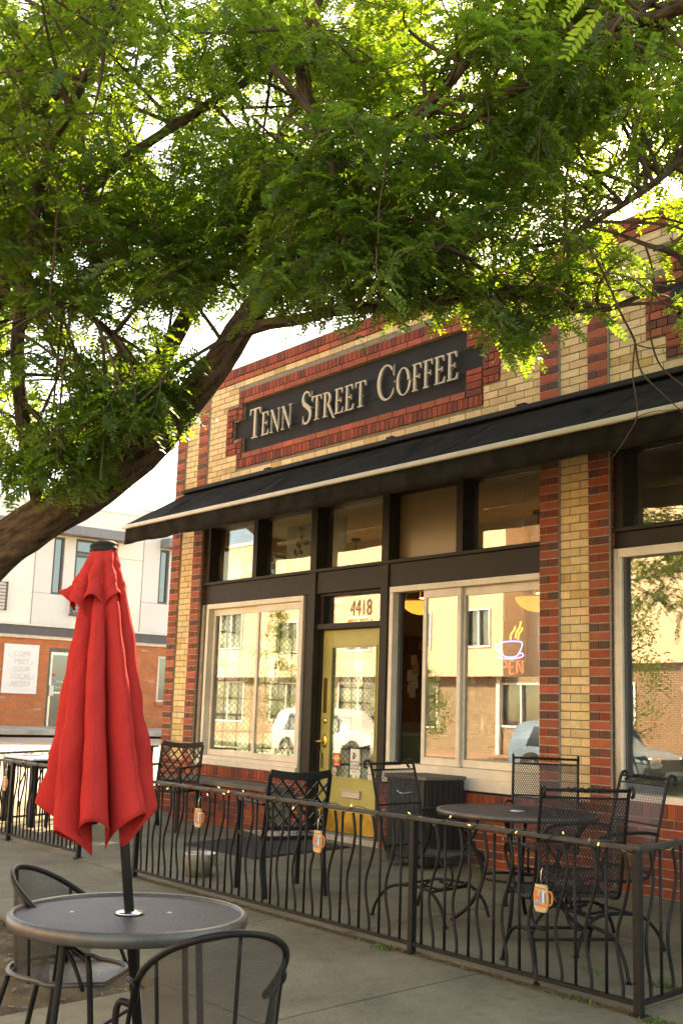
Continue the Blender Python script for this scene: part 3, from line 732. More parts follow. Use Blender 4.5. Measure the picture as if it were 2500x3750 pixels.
def text_mesh(name, s, size, mat, parent, loc, rot, depth=.002, align='CENTER', space=1.0, sx=1.0, bold=0.0):
    cu = bpy.data.curves.new(name+'_tmp', 'FONT'); cu.body = s; cu.size = size; cu.extrude = depth; cu.align_x = align; cu.space_line = space; cu.offset = bold
    to = bpy.data.objects.new(name+'_tmp', cu); me = bpy.data.meshes.new_from_object(to); bpy.data.objects.remove(to); bpy.data.curves.remove(cu)
    me.name = name; me.materials.clear(); me.materials.append(mat); o = bpy.data.objects.new(name, me); link(o); o.location = loc; o.rotation_euler = rot; o.scale = (sx, 1, 1)
    if parent: o.parent = parent
    return o
FRONT = (rad(90), 0, 0); SIDE = (rad(90), 0, rad(90))
text_mesh('numerals', '4418', .235, M['gold_ink'], nw, (3.49, YG-.013, 2.170), FRONT, .0015, sx=.72)

# ================================================================== THINGS INSIDE THE SHOP
def bw(mb, name, mat, parent, **k):
    """mesh given in world coordinates, parented under an unrotated thing"""
    q = parent; o = V(0, 0, 0)
    while q: o = o + q.location; q = q.parent
    mb.v = [(a-o.x, b-o.y, c_-o.z) for a, b, c_ in mb.v]
    return mb.build(name, mat, parent, **k)
def lampglass():
    mt, n, l, out = newmat('amber_bowl_glass')
    t = n.new('ShaderNodeBsdfTranslucent'); t.inputs[0].default_value = (.85, .38, .07, 1)
    d = N(n, 'ShaderNodeBsdfPrincipled', Roughness=.3); d.inputs['Base Color'].default_value = (.60, .27, .05, 1)
    a = N(n, 'ShaderNodeMixShader', Fac=.55); l.new(d.outputs[0], a.inputs[1]); l.new(t.outputs[0], a.inputs[2])
    e = N(n, 'ShaderNodeEmission', Strength=.16); e.inputs[0].default_value = (1, .50, .12, 1); ad = n.new('ShaderNodeAddShader')
    l.new(a.outputs[0], ad.inputs[0]); l.new(e.outputs[0], ad.inputs[1]); l.new(ad.outputs[0], out.inputs[0]); return mt
M['lamp_glass'] = lampglass()
def pendant(x, y, z, label):
    t = thing('pendant_lamp', label, 'lamp', (x, y, z), 0, 'amber bowl lamps inside the shop')
    prof = [(.0, -.150), (.06, -.146), (.12, -.130), (.18, -.095), (.225, -.045), (.245, 0.0), (.238, 0.0), (.215, -.045), (.17, -.088), (.11, -.120), (.0, -.138)]
    mb = MB(); mb.lathe(prof, 40); mb.build('bowl', M['lamp_glass'], t, smooth=True)
    mb = MB(); mb.tube([(.248*math.cos(2*PI*i/40), .248*math.sin(2*PI*i/40), .004) for i in range(40)], .012, 8, closed=True); mb.build('ring', M['chrome'], t, smooth=True)
    mb = MB()
    for i in range(3):
        a = 2*PI*i/3+.4; mb.tube(spline([(.24*math.cos(a), .24*math.sin(a), .0), (.17*math.cos(a), .17*math.sin(a), .16), (.02*math.cos(a), .02*math.sin(a), .28)]), .007, 6)
    mb.build('bracket', M['brass_dull'], t)
    mb = MB(); mb.tube([(0, 0, .27), (0, 0, 3.40-z)], .007, 6); mb.tube([(0, 0, 3.36-z), (0, 0, 3.398-z)], .06, 14); mb.build('rod', M['charcoal'], t)
    mb = MB(); mb.lathe([(0, -.06), (.035, -.04), (.045, 0), (.03, .04), (.0, .055)], 14); mb.build('bulb', emit('lamp_bulb', (1, .6, .25), 9.0), t, smooth=True)
pendant(2.38, 2.0, 2.52, 'amber glass bowl lamp seen through the open sash beside the door')
pendant(4.18, 2.0, 2.47, 'amber glass bowl lamp hanging behind the pane above the neon cup')
pendant(1.12, 2.0, 2.44, 'amber glass bowl lamp glowing behind the house number over the door')
# neon sign
nsn = thing('neon_sign', 'neon sign of a steaming blue cup over red letters in the window', 'neon sign', (5.42, .27, 1.55))
def neon(name, col, s_, paths, r=.0052):
    s_ *= .30
    mb = MB()
    for p in paths: mb.tube([(a-5.42, .0, b-1.55) for a, b in spline(p, 5)], r, 8)
    mb.build(name, emit('neon_'+name, col, s_), nsn, smooth=True)
neon('cup_tube', (.12, .28, 1.0), 3.4, [[(5.31, 1.868), (5.40, 1.872), (5.50, 1.868), (5.535, 1.855), (5.53, 1.82), (5.50, 1.77), (5.465, 1.742), (5.40, 1.736), (5.33, 1.745), (5.29, 1.79), (5.275, 1.865), (5.31, 1.868)], [(5.275, 1.845), (5.235, 1.85), (5.225, 1.81), (5.285, 1.785)]])
neon('saucer_tube', (.95, .25, .95), 3.2, [[(5.25, 1.742), (5.32, 1.726), (5.42, 1.722), (5.52, 1.733), (5.548, 1.75), (5.53, 1.768), (5.505, 1.765)]])
neon('steam_tube', (1.0, .62, .10), 3.0, [[(5.40, 1.885), (5.405, 1.93), (5.44, 1.965), (5.455, 2.0)], [(5.455, 1.90), (5.47, 1.945), (5.505, 1.99), (5.52, 2.04)], [(5.49, 1.885), (5.495, 1.93), (5.53, 1.965), (5.535, 1.99)]])
neon('letter_tube', (1.0, .10, .06), 2.6, [[(5.235+.04*math.cos(a), 1.65+.052*math.sin(a)) for a in np.linspace(0, 2*PI, 14)], [(5.30, 1.598), (5.30, 1.702), (5.345, 1.70), (5.36, 1.675), (5.345, 1.65), (5.30, 1.65)],
      [(5.44, 1.703), (5.395, 1.702), (5.395, 1.598), (5.44, 1.598)], [(5.395, 1.651), (5.43, 1.651)], [(5.48, 1.598), (5.48, 1.703), (5.54, 1.598), (5.54, 1.703)]], .0046)
mb = MB()
for z in (1.60, 1.70, 1.80, 1.87, 2.03): mb.bar((5.20, .02, z-1.55-.0), (5.57, .02, z-1.55), .006, .006)
for x in (5.22, 5.56): mb.bar((x-5.42, .024, .03), (x-5.42, .024, .52), .008, .008)
mb.v = [(x-5.42 if x > 1 else x, y, z) for x, y, z in mb.v]
mb.build('hanger', M['ink'], nsn)
mb = MB()
for x in (5.30, 5.52): mb.tube([(x-5.42, .024, .5), (x-5.42, .024, 1.84)], .002, 4)
mb.build('chain', M['chrome'], nsn)
# counter, notice board and what stands there
ct = thing('counter', 'dark green counter against the far wall inside the shop', 'counter', (.6, 4.6, .045))
mb = MB(); mb.box(-.33, -1.2, 0, .30, 2.0, .88); mb.build('cabinet', M['green_wood'], ct)
mb = MB(); mb.box(-.34, -1.22, .88, .33, 2.02, .93); mb.build('worktop', M['charcoal'], ct, bevel=.006)
for y in (-.6, .1, .8):
    mb = MB(); mb.bar((.31, y-.06, .74), (.31, y+.06, .74), .014, .014); mb.build('handle', M['chrome'], ct)
nb = thing('notice_board', 'cork notice board crowded with pinned papers and cards', 'notice board', (.262, 4.55, 1.65))
mb = MB(); mb.box(0, -1.05, -.55, .02, 1.1, .65); mb.build('board', pm('cork', (.16, .085, .035), .9, var=.4, scale=20), nb)
for i in range(34):
    y, z = R.uniform(-.95, .95), R.uniform(-.5, .55); a_, b_ = R.uniform(.06, .16), R.uniform(.08, .22); x = .022+.0015*i
    t_ = R.uniform(-.15, .15); ca, sa = math.cos(t_), math.sin(t_)
    mb = MB(); mb.yz([(y+ca*p-sa*q, z+sa*p+ca*q) for p, q in ((-a_/2, -b_/2), (a_/2, -b_/2), (a_/2, b_/2), (-a_/2, b_/2))], x, x+.001)
    mb.build('note', M[R.choice(['paper', 'paper', 'white_card', 'ink', 'cream_paint', 'blue_paint', 'orange_paint'])], nb)
for i, (y, lab) in enumerate(((4.0, 'tall steel coffee flask standing on the counter beside the bottles'), (4.85, 'steel coffee flask with black lid and handle near the counter middle'))):
    t = thing('coffee_flask', lab, 'flask', (.62, y, .976), 0, 'steel flasks on the counter')
    mb = MB(); mb.lathe([(0, 0), (.07, 0), (.072, .02), (.072, .22), (.055, .27), (.05, .275)], 24); mb.build('body', M['chrome'], t, smooth=True)
    mb = MB(); mb.lathe([(.052, .27), (.055, .30), (.03, .33), (0, .335)], 20); mb.tube(spline([(0, .06, .29), (0, .12, .27), (0, .125, .15), (0, .072, .10)]), .009, 6); mb.build('lid', M['ink'], t, smooth=True)
for i, (x, y, h, mt, lab) in enumerate(((.55, 4.25, .24, 'orange_paint', 'orange syrup bottle on the counter beside the flask'), (.7, 4.42, .20, 'green_wood', 'dark green bottle on the counter between the two flasks'), (.5, 4.62, .26, 'ink', 'black bottle at the back of the counter'), (.7, 5.2, .18, 'cream_paint', 'tan jar at the far end of the counter'))):
    t = thing('bottle', lab, 'bottle', (x, y, .976), 0, 'bottles and jars on the counter')
    mb = MB(); mb.lathe([(0, 0), (.036, 0), (.038, .01), (.038, h*.6), (.016, h*.8), (.016, h)], 18); mb.build('body', M[mt], t, smooth=True)
    mb = MB(); mb.lathe([(.018, h-.01), (.018, h+.02), (0, h+.022)], 14); mb.build('cap', M['brass_dull'], t, smooth=True)
def leafplant(name, label, base, stems, rl=.065, parent_pot=True):
    """a house plant: stems given as point lists, oval leaves along them"""
    t = thing(name, label, 'plant', base)
    sm_, lf = MB(), MB()
    for st in stems:
        p = [V(*q)-V(*base) for q in spline(st, 5)]; sm_.tube(p, [.008-.005*i/len(p) for i in range(len(p))], 6)
        for i in range(3, len(p), 3):
            for sgn in (-1, 1):
                if R.random() < .12: continue
                d = (p[i]-p[i-1]).normalized(); s_ = V(R.uniform(-.3, .3)+d.z*sgn, R.uniform(-.5, .5), -d.x*sgn+R.uniform(-.2, .5)).normalized()
                q = (d*.5+s_).normalized(); n_ = q.cross(V(R.uniform(-.4, .4), 1, R.uniform(-.4, .4))).normalized(); L = rl*R.uniform(.8, 1.35)
                o = p[i]+q*.02; pts = [(0, 0), (.25, .30), (.55, .36), (.85, .2), (1.0, 0), (.85, -.2), (.55, -.36), (.25, -.30)]
                lf.poly([o+q*(a*2*L)+n_*(b*1.7*L)-V(0, 0, .25*L*a*a) for a, b in pts])
    sm_.build('stem', M['green_plant'], t); lf.build('foliage', M['green_plant'], t, solid=.002)
    return t
leafplant('rubber_plant', 'leafy house plant on stems behind the second upper pane from the left', (1.75, .36, 2.62), [[(1.75, .36, 2.62), (1.95, .34, 2.74), (2.16, .32, 2.92), (2.26, .30, 3.02), (2.34, .29, 3.22)], [(1.75, .36, 2.62), (1.66, .34, 2.74), (1.62, .32, 2.88)], [(1.75, .36, 2.62), (1.92, .31, 2.68), (2.10, .28, 2.76)]], .05)
mb = MB(); mb.lathe([(0, 0), (.10, 0), (.13, .16), (.12, .16), (.10, .02)], 20); pt = C.objects['rubber_plant']; o = mb.build('pot', pm('clay_pot', (.25, .10, .05), .8), pt, smooth=True); o.location = (0, .0, -.14)
mb = MB(); mb.box(.80, .40, 2.44, 2.75, .72, 2.478); tag(mb.build('plant_shelf', M['charcoal']), 'dark plank shelf for house plants behind the upper panes', 'shelf')
leafplant('trailing_plant', 'trailing house plant with large leaves in the corner upper pane', (.98, .6, 2.48), [[(.98, .6, 2.48), (.80, .55, 2.75), (.70, .6, 3.0), (.82, .55, 3.2)], [(.98, .6, 2.48), (.92, .5, 2.7), (.86, .5, 2.95), (.74, .5, 3.1)], [(.98, .6, 2.48), (1.05, .5, 2.6), (.98, .5, 2.78)]], .055)
leafplant('floor_plant', 'big leaved house plant standing behind the left sliding window', (2.0, .75, .05), [[(2.0, .75, .05), (1.95, .65, .8), (1.8, .5, 1.4), (1.62, .45, 2.05)], [(2.0, .75, .3), (2.15, .6, .9), (2.3, .45, 1.25), (2.5, .4, 1.6)], [(2.0, .75, .3), (1.8, .6, .8), (1.5, .45, 1.1), (1.2, .4, 1.5)], [(2.2, .6, .9), (2.35, .5, 1.2), (2.4, .45, 1.7), (2.35, .42, 2.1)]], .075)
mb = MB(); mb.lathe([(0, 0), (.17, 0), (.21, .32), (.195, .32), (.17, .04)], 24); mb.build('pot', M['slate'], C.objects['floor_plant'], smooth=True)
# shell mobile in the right-hand window
smb = thing('shell_mobile', 'hanging strings of pale rings shells and beads inside the right window', 'mobile', (7.35, .35, 2.40))
mb = MB(); mb.bar((-.32, 0, 0), (.75, 0, 0), .02, .02); mb.build('rail', M['wood_chip'], smb)
for i in range(12):
    x = -.26+i*.085; L = R.uniform(1.0, 1.38); rl_ = R.Random if False else None
    mb = MB(); mb.tube([(x, R.uniform(-.01, .01), -.01), (x, 0, -L)], .0015, 4); st = mb.build('string', M['paper'], smb)
    mb = MB(); z = -.42-R.uniform(0, .2)
    while z > -L+.04:
        k = R.random(); s_ = R.uniform(.02, .036)
        if k < .45: mb.tube([(x+s_*math.cos(2*PI*j/18), .004*math.sin(2*PI*j/18), z+s_*1.15*math.sin(2*PI*j/18)) for j in range(18)], .005, 6, closed=True)
        elif k < .8: mb.v, mb.f = mb.v, mb.f; mb.tube([(x, -.003, z), (x, .003, z)], s_, 14)
        else: mb.tube([(x-.02, 0, z), (x+.02, 0, z-.012)], .007, 6)
        z -= R.uniform(.11, .2)
    mb.build('beads', M['paper' if i % 4 else 'white_card'], st)

# notices on the door glass
YD = .145+.017
def poster(name, label, cat, x0, x1, z0, z1, mat, y=YD-.003, bev=0):
    t = thing(name, label, cat, ((x0+x1)/2, y, z0)); mb = MB(); mb.box(x0-(x0+x1)/2, -.003, 0, x1-(x0+x1)/2, 0, z1-z0); mb.build('card', M[mat], t, bevel=bev); return t
t = poster('pet_notice', 'white rounded notice with black lettering hanging on the door glass', 'sign', 3.395, 3.530, .622, .868, 'white_card')
text_mesh('lettering', 'NO PETS\nALLOWED\nINDOORS', .033, M['ink'], t, (0, -.0042, .108), FRONT, .0005, space=.95)
text_mesh('lettering', 'THANK YOU', .014, M['ink'], t, (0, -.0042, .022), FRONT, .0005)
mb = MB()
mb.xz([(-.025, .145), (-.03, .165), (-.02, .19), (-.03, .215), (-.012, .205), (.0, .215), (.004, .195), (-.002, .175), (.005, .150)], -.0046, -.0036); mb.xz([(.015, .16), (.03, .19), (.024, .20), (.008, .17)], -.0046, -.0036); mb.build('picture', M['ink'], t)
t = poster('heart_notice', 'small red card with a rainbow heart hanging on the door glass', 'sign', 3.132, 3.235, .690, .815, 'red_paint')
hp = [(.042*math.sin(a)**3*1.0, .068+.0028*(13*math.cos(a)-5*math.cos(2*a)-2*math.cos(3*a)-math.cos(4*a))*.95) for a in np.linspace(0, 2*PI, 40)[:-1]]
mb = MB(); mb.xz(hp, -.0045, -.0035); mb.build('heart', pm('yellow_heart', (.70, .52, .10), .5), t)
mb = MB(); mb.xz([p for p in hp if p[1] < .068], -.0052, -.0046); mb.build('heart', pm('green_heart', (.30, .48, .16), .5), t)
mb = MB(); mb.box(-.03, -.0045, .10, .03, -.0035, .108); mb.box(-.035, -.0046, .012, .035, -.0035, .022); mb.build('lettering', M['paper'], t)
t = poster('corner_notice', 'small pale card in the lower right corner of the door glass', 'sign', 3.665, 3.770, .590, .705, 'paper')
text_mesh('lettering', 'NO SMOKING', .014, M['ink'], t, (0, -.0042, .045), FRONT, .0005)
t = poster('ridge_poster', 'pale poster of dark mountain peaks taped inside the door glass', 'poster', 3.64, 3.772, 1.235, 1.455, 'paper', y=YD+.034)
mb = MB(); mb.box(-.066, -.0046, .135, .066, -.0035, .22); mb.build('header', M['ink'], t)
mb = MB()
for x, h in ((-.05, .035), (-.025, .05), (.02, .075), (.045, .06)): mb.xz([(x-.02, .01), (x+.02, .01), (x+.012, h*.7), (x, h), (x-.01, h*.7)], -.0046-.0001*h*50, -.0035)
mb.build('picture', M['charcoal'], t)
text_mesh('lettering', 'Quality', .024, M['paper'], t, (0, -.0052, .165), FRONT, .0004)
t = poster('flyer', 'plain pale flyer hanging inside the door glass', 'poster', 3.36, 3.50, .95, 1.20, 'paper', y=YD+.04)

# ================================================================== BUILDING ACROSS THE SIDE STREET
LB = thing('corner_building', 'two storey building with white upper storey over orange brick', 'building', (-15, 5.5, .40))
XL = -15.0
def lb(name, mat, parent=LB, **k): return lambda mb: bw(mb, name, mat, parent, **k)
mb = MB()
for a, b, c0, d in rect_minus(-4, 20, 2.80, 6.24, [(5.14, 5.44, 3.92, 5.41), (5.75, 6.97, 3.40, 5.43), (8.24, 8.54, 3.94, 5.42), (2.0, 3.2, 3.40, 5.43), (1.2, 1.5, 3.92, 5.41), (11.0, 12.2, 3.4, 5.43)]): mb.box(XL-.3, a, c0, XL, b, d)
bw(mb, 'upper_wall', M['stucco_white'], LB)
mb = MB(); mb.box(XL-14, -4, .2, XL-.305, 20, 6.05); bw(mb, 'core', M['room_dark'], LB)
mb = MB(); mb.box(XL-.32, -4, 6.24, XL+.03, 7.48, 6.29); mb.box(XL-.32, 7.48, 6.24, XL+.03, 20, 6.42); mb.box(XL-.34, 7.62, 6.42, XL+.06, 20, 6.46); bw(mb, 'parapet', M['stucco_white'], LB, bevel=.01)
for gr in (rect_minus(4.665, 5.745, 3.10, 6.235, [(5.14, 5.44, 3.92, 5.41)]), rect_minus(7.735, 10.5, 3.10, 6.235, [(8.24, 8.54, 3.94, 5.42)]), [(-2, 1.0, 3.10, 6.235)]):
    mb = MB()
    for a, b, c0, d in gr: mb.box(XL-.01, a+.004, c0, XL+.014, b-.004, d)
    bw(mb, 'wall_panel', M['stucco_grey'], LB)
for q in ((XL, 4.665, 3.925, XL+.016, 5.14, 3.937), (XL, 5.44, 3.925, XL+.016, 5.745, 3.937), (XL, 7.735, 3.925, XL+.016, 10.5, 3.937), (XL, 4.651, 3.1, XL+.006, 4.663, 6.23), (XL, 7.721, 3.1, XL+.006, 7.733, 6.23), (XL, 6.97, 5.036, XL+.005, 7.72, 5.046)):
    mb = MB(); mb.box(*q); bw(mb, 'panel_joint', M['cream_shade'], LB)
def lcanopy(a, b, z0=5.45, z1=5.69):
    mb = MB(); mb.box(XL+.018, a, z0, XL+.5, b, z1); q = bw(mb, 'canopy', M['slate'], LB, bevel=.006)
    mb = MB(); mb.box(XL+.02, a+.25, z1, XL+.38, b-.2, z1+.07); bw(mb, 'cap', M['stucco_white'], q)
lcanopy(5.08, 7.14); lcanopy(1.0, 3.86); lcanopy(8.22, 9.6); lcanopy(10.6, 12.6)
def lwin(a, b, c0, d, bars=(), frame=.05, mat='charcoal', parent=LB, glass='glass_far'):
    mb = MB()
    mb.box(XL-.10, a, c0, XL-.02, a+frame, d); mb.box(XL-.10, b-frame, c0, XL-.02, b, d); mb.box(XL-.10, a+frame, c0, XL-.02, b-frame, c0+frame); mb.box(XL-.10, a+frame, d-frame, XL-.02, b-frame, d)
    for z in bars: mb.box(XL-.10, a+frame, z-.03, XL-.02, b-frame, z+.03)
    f = bw(mb, 'window', M[mat], parent)
    mb = MB(); mb.box(XL-.07, a+frame, c0+frame, XL-.062, b-frame, d-frame); bw(mb, 'pane', M[glass], f)
    mb = MB(); mb.box(XL-.16, a+frame, c0+frame+(d-c0)*.25, XL-.15, b-frame, d-frame); bw(mb, 'blind', M['blind'], f)
    return f
lwin(5.145, 5.435, 3.925, 5.405); lwin(5.755, 6.965, 3.41, 5.42, (4.99, 5.08)); lwin(8.245, 8.535, 3.945, 5.415); lwin(2.0, 3.2, 3.41, 5.42, (4.99,)); lwin(1.2, 1.5, 3.925, 5.405); lwin(11.0, 12.2, 3.41, 5.42, (4.99,))
def rail(a, b):
    mb = MB()
    for y in (a, b): mb.bar((XL+.12, y, 3.40), (XL+.12, y, 4.12), .04, .04)
    for k in range(9): mb.bar((XL+.12, a, 3.42+k*.085), (XL+.12, b, 3.42+k*.085), .018, .018)
    for y in (a, b): mb.bar((XL, y, 4.10), (XL+.12, y, 4.10), .03, .03); mb.bar((XL, y, 3.43), (XL+.12, y, 3.43), .03, .03)
    bw(mb, 'balcony_rail', M['charcoal'], LB)
rail(5.67, 7.05); rail(1.9, 3.94)
mb = MB(); mb.box(XL, -4, 2.85, XL+.10, 20, 3.075); bw(mb, 'band', M['charcoal'], LB)
mb = MB(); mb.box(XL, -4, 3.075, XL+.14, 20, 3.12); mb.box(XL+.0, -4, 2.765, XL+.06, 20, 2.85); bw(mb, 'band_trim', M['cream'], LB, bevel=.004)
mb = MB()
for y in np.arange(-3, 18, .62): mb.tube([(XL+.075, y, 2.84), (XL+.09, y+.3, 2.79), (XL+.075, y+.62, 2.84)], .008, 5)
bw(mb, 'light_wire', M['paper'], LB)
M['brick_orange'] = brickmat('orange_brick', 1, (.56, .155, .035), (.44, .125, .045), (.34, .19, .10), .21, .0677, .009)
mb = MB()
for a, b, c0, d in rect_minus(-4, 20, .2, 2.80, [(5.23, 6.28, .40, 2.56), (8.38, 9.3, 1.29, 2.52)]): mb.box(XL-.3, a, c0, XL-.003, b, d)
bw(mb, 'brick_wall', M['brick_orange'], LB)
for i in range(26):                                                       # scattered paler bricks
    y, z = R.uniform(3.0, 8.3), .44+.0677*R.randint(1, 33)
    if 3.95 < y < 5.0 and 1.3 < z < 2.7 or 5.0 < y < 6.4: continue
    mb = MB(); mb.box(XL-.004, y, z+.006, XL+.001, y+.2, z+.061); bw(mb, 'pale_brick', M['gravel'], LB)
fd = MB()
for a, b, c0, d in ((5.23, 5.30, .42, 2.56), (6.20, 6.28, .42, 2.56), (5.30, 6.20, 2.47, 2.56)): fd.box(XL-.14, a, c0, XL-.02, b, d)
ldoor = bw(fd, 'door', M['table_rim'], LB, bevel=.004)
mb = MB()
for a, b, c0, d in ((5.305, 5.37, .43, 2.465), (6.13, 6.195, .43, 2.465), (5.37, 6.13, .43, .56), (5.37, 6.13, 2.39, 2.465), (5.37, 6.13, 1.42, 1.46)): mb.box(XL-.10, a, c0, XL-.06, b, d)
bw(mb, 'leaf', M['chrome'], ldoor)
mb = MB(); mb.box(XL-.085, 5.37, .56, XL-.078, 6.13, 2.39); bw(mb, 'pane', M['glass_far'], ldoor)
mb = MB(); mb.box(XL-.06, 5.31, 1.36, XL-.01, 5.43, 1.62); bw(mb, 'handle', M['paper'], ldoor, bevel=.01)
for s_, z in (('Wed-Sat 10am-4pm', 1.70), ('Sun-Tue   Closed', 1.55)): text_mesh('lettering', s_, .075, M['white_card'], ldoor, (XL-.076+15, 5.50-5.5, z-.4), SIDE, .001, align='LEFT', sx=.8)
mb = MB(); mb.tube([(XL-.076, 5.43, 1.88), (XL-.072, 5.43, 1.88)], .04, 16); bw(mb, 'sticker', M['red_paint'], ldoor)
mb = MB(); mb.box(XL-.076, 5.385, 1.74, XL-.072, 5.475, 1.81); bw(mb, 'sticker', M['blue_paint'], ldoor)
lwin(8.385, 9.295, 1.295, 2.515, frame=.05, mat='cream')
mb = MB(); mb.box(XL-.02, 8.35, 1.20, XL+.05, 9.35, 1.285); bw(mb, 'window_sill', M['brick_orange'], LB)
sg = thing('artist_sign', 'white board with outlined lettering inviting people to meet an artist', 'sign', (XL+.02, 4.49, 1.385))
mb = MB(); mb.box(-.02, -.455, 0, .015, .455, 1.215); mb.build('board', M['white_card'], sg, bevel=.004)
M['pale_ink'] = pm('pale_outline', (.44, .39, .33), .7, var=.1)
for i, s_ in enumerate(('COME', 'MEET', 'YOUR', 'LOCAL', 'ARTIST')):
    z = .93-i*.185
    text_mesh('lettering', s_, .165, M['pale_ink'], sg, (.0168, .02, z), SIDE, .0005); text_mesh('lettering', s_, .165, M['white_card'], sg, (.0184, .02, z), SIDE, .0006, bold=-.006)
    mb = MB(); a = .34-.05*(i % 3); k = -1 if i % 2 else 1
    for q in ((-a, z-.015, -a, z+.07), (-a, z-.015, a*.3, z-.015)): mb.bar((.0165, q[0]*k, q[1]), (.0165, q[2]*k, q[3]), .002, .006)
    mb.build('scroll', M['pale_ink'], sg)
mb = MB(); mb.tube([(.0168, .08+.012*i, .075+.012*math.sin(i*2.1)+.002*i) for i in range(20)], .0022, 5); mb.build('signature', M['pale_ink'], sg)
# ================================================================== BUILDING ACROSS THE ROAD (seen in the windows)
OB = thing('apartment_building', 'long apartment building of peach stucco over brown brick across the road', 'building', (-25, -22, -.1))
M['brick_tan'] = brickmat('tan_brick', 0, (.30, .21, .125), (.20, .13, .075), (.42, .34, .23), .21, .0677, .011)
M['brick_brown'] = brickmat('brown_brick', 0, (.20, .085, .04), (.13, .07, .045), (.40, .30, .19), .21, .0677, .011)
up = [(-19.95, -18.55, 3.63, 4.87), (-16.65, -15.62, 3.63, 4.87), (-23.6, -22.2, 3.63, 4.87), (-28.2, -26.8, 3.63, 4.87), (-32.9, -31.2, 3.9, 5.5), (-37.5, -36, 3.9, 5.5)]
lo = [(-34.1, -31.5, .62, 2.32), (-29.2, -27.0, .75, 2.28), (-24.6, -22.2, .75, 2.28), (-20.0, -18.6, .75, 2.28)]
mb = MB()
for a, b, c0, d in rect_minus(-44, -14.97, 2.56, 8.6, up): mb.box(a, -22.0, c0, b, -21.55, d)
for a, b, c0, d in rect_minus(-14.97, -12.4, 2.56, 8.6, [(-14.4, -13.3, 3.6, 4.8)]): mb.box(a, -23.2, c0, b, -22.8, d)
for a, b, c0, d in rect_minus(-12.4, 14, 2.95, 8.6, [(-11.2, -9.86, 4.1, 5.25), (-7.4, -5.9, 4.1, 5.25), (-3.4, -2.0, 4.1, 5.25), (1, 2.4, 4.1, 5.25)]): mb.box(a, -22.1, c0, b, -21.7, d)
mb.box(-15.35, -23.2, 2.56, -14.97, -22.0, 8.6); mb.box(-12.4, -23.2, 2.56, -12.1, -22.1, 8.6)
bw(mb, 'upper_wall', M['peach'], OB)
mb = MB()
for a, b, c0, d in rect_minus(-44, -15.6, -.3, 2.56, lo): mb.box(a, -22.4, c0, b, -22.02, d)
for a, b, c0, d in rect_minus(-15.6, -12.4, -.3, 2.56, [(-15.42, -13.71, .9, 2.28)]): mb.box(a, -22.42, c0, b, -22.05, d)
bw(mb, 'brick_wall', M['brick_tan'], OB)
mb = MB()
for a, b, c0, d in rect_minus(-12.4, 14, -.3, 2.95, [(-12.2, -9.8, 1.15, 2.3), (-6.4, -4.4, .9, 2.3), (-1.4, .6, .9, 2.3)]): mb.box(a, -22.4, c0, b, -22.0, d)
bw(mb, 'brick_wall', M['brick_brown'], OB)
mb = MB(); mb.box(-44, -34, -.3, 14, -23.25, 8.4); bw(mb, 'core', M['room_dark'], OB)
mb = MB(); mb.box(-15.62, -22.02, -.1, -15.46, -21.9, 2.56); mb.box(-44.2, -34, 8.6, 14.2, -21.5, 8.75); bw(mb, 'trim', M['vinyl'], OB)
def owin(a, b, c0, d, yf, mull=True):
    t = .07; mb = MB()
    mb.box(a-t, yf-.12, c0-t, b+t, yf+.05, c0); mb.box(a-t, yf-.12, d, b+t, yf+.05, d+t); mb.box(a-t, yf-.12, c0, a, yf+.05, d); mb.box(b, yf-.12, c0, b+t, yf+.05, d)
    if mull: mb.box((a+b)/2-.035, yf-.11, c0, (a+b)/2+.035, yf+.03, d)
    f = bw(mb, 'window', M['vinyl'], OB)
    mb = MB(); mb.box(a, yf-.09, c0, b, yf-.082, d); bw(mb, 'pane', M['glass_far'], f)
    mb = MB(); zb = c0+(d-c0)*R.choice([.1, .5, .6, .0])
    z = d-.02
    while z > zb: mb.box(a+.02, yf-.16, z-.035, b-.02, yf-.15, z); z -= .045
    if mb.v: bw(mb, 'blind', M['blind'], f)
for q in up: owin(*q, -21.55)
for q in lo: owin(*q, -22.02)
owin(-15.42, -13.71, .9, 2.28, -22.05); owin(-14.4, -13.3, 3.6, 4.8, -22.8)
for q in ((-11.2, -9.86, 4.1, 5.25), (-7.4, -5.9, 4.1, 5.25), (-3.4, -2.0, 4.1, 5.25), (1, 2.4, 4.1, 5.25)): owin(*q, -21.7)
for q in ((-12.2, -9.8, 1.15, 2.3), (-6.4, -4.4, .9, 2.3), (-1.4, .6, .9, 2.3)): owin(*q, -22.0)
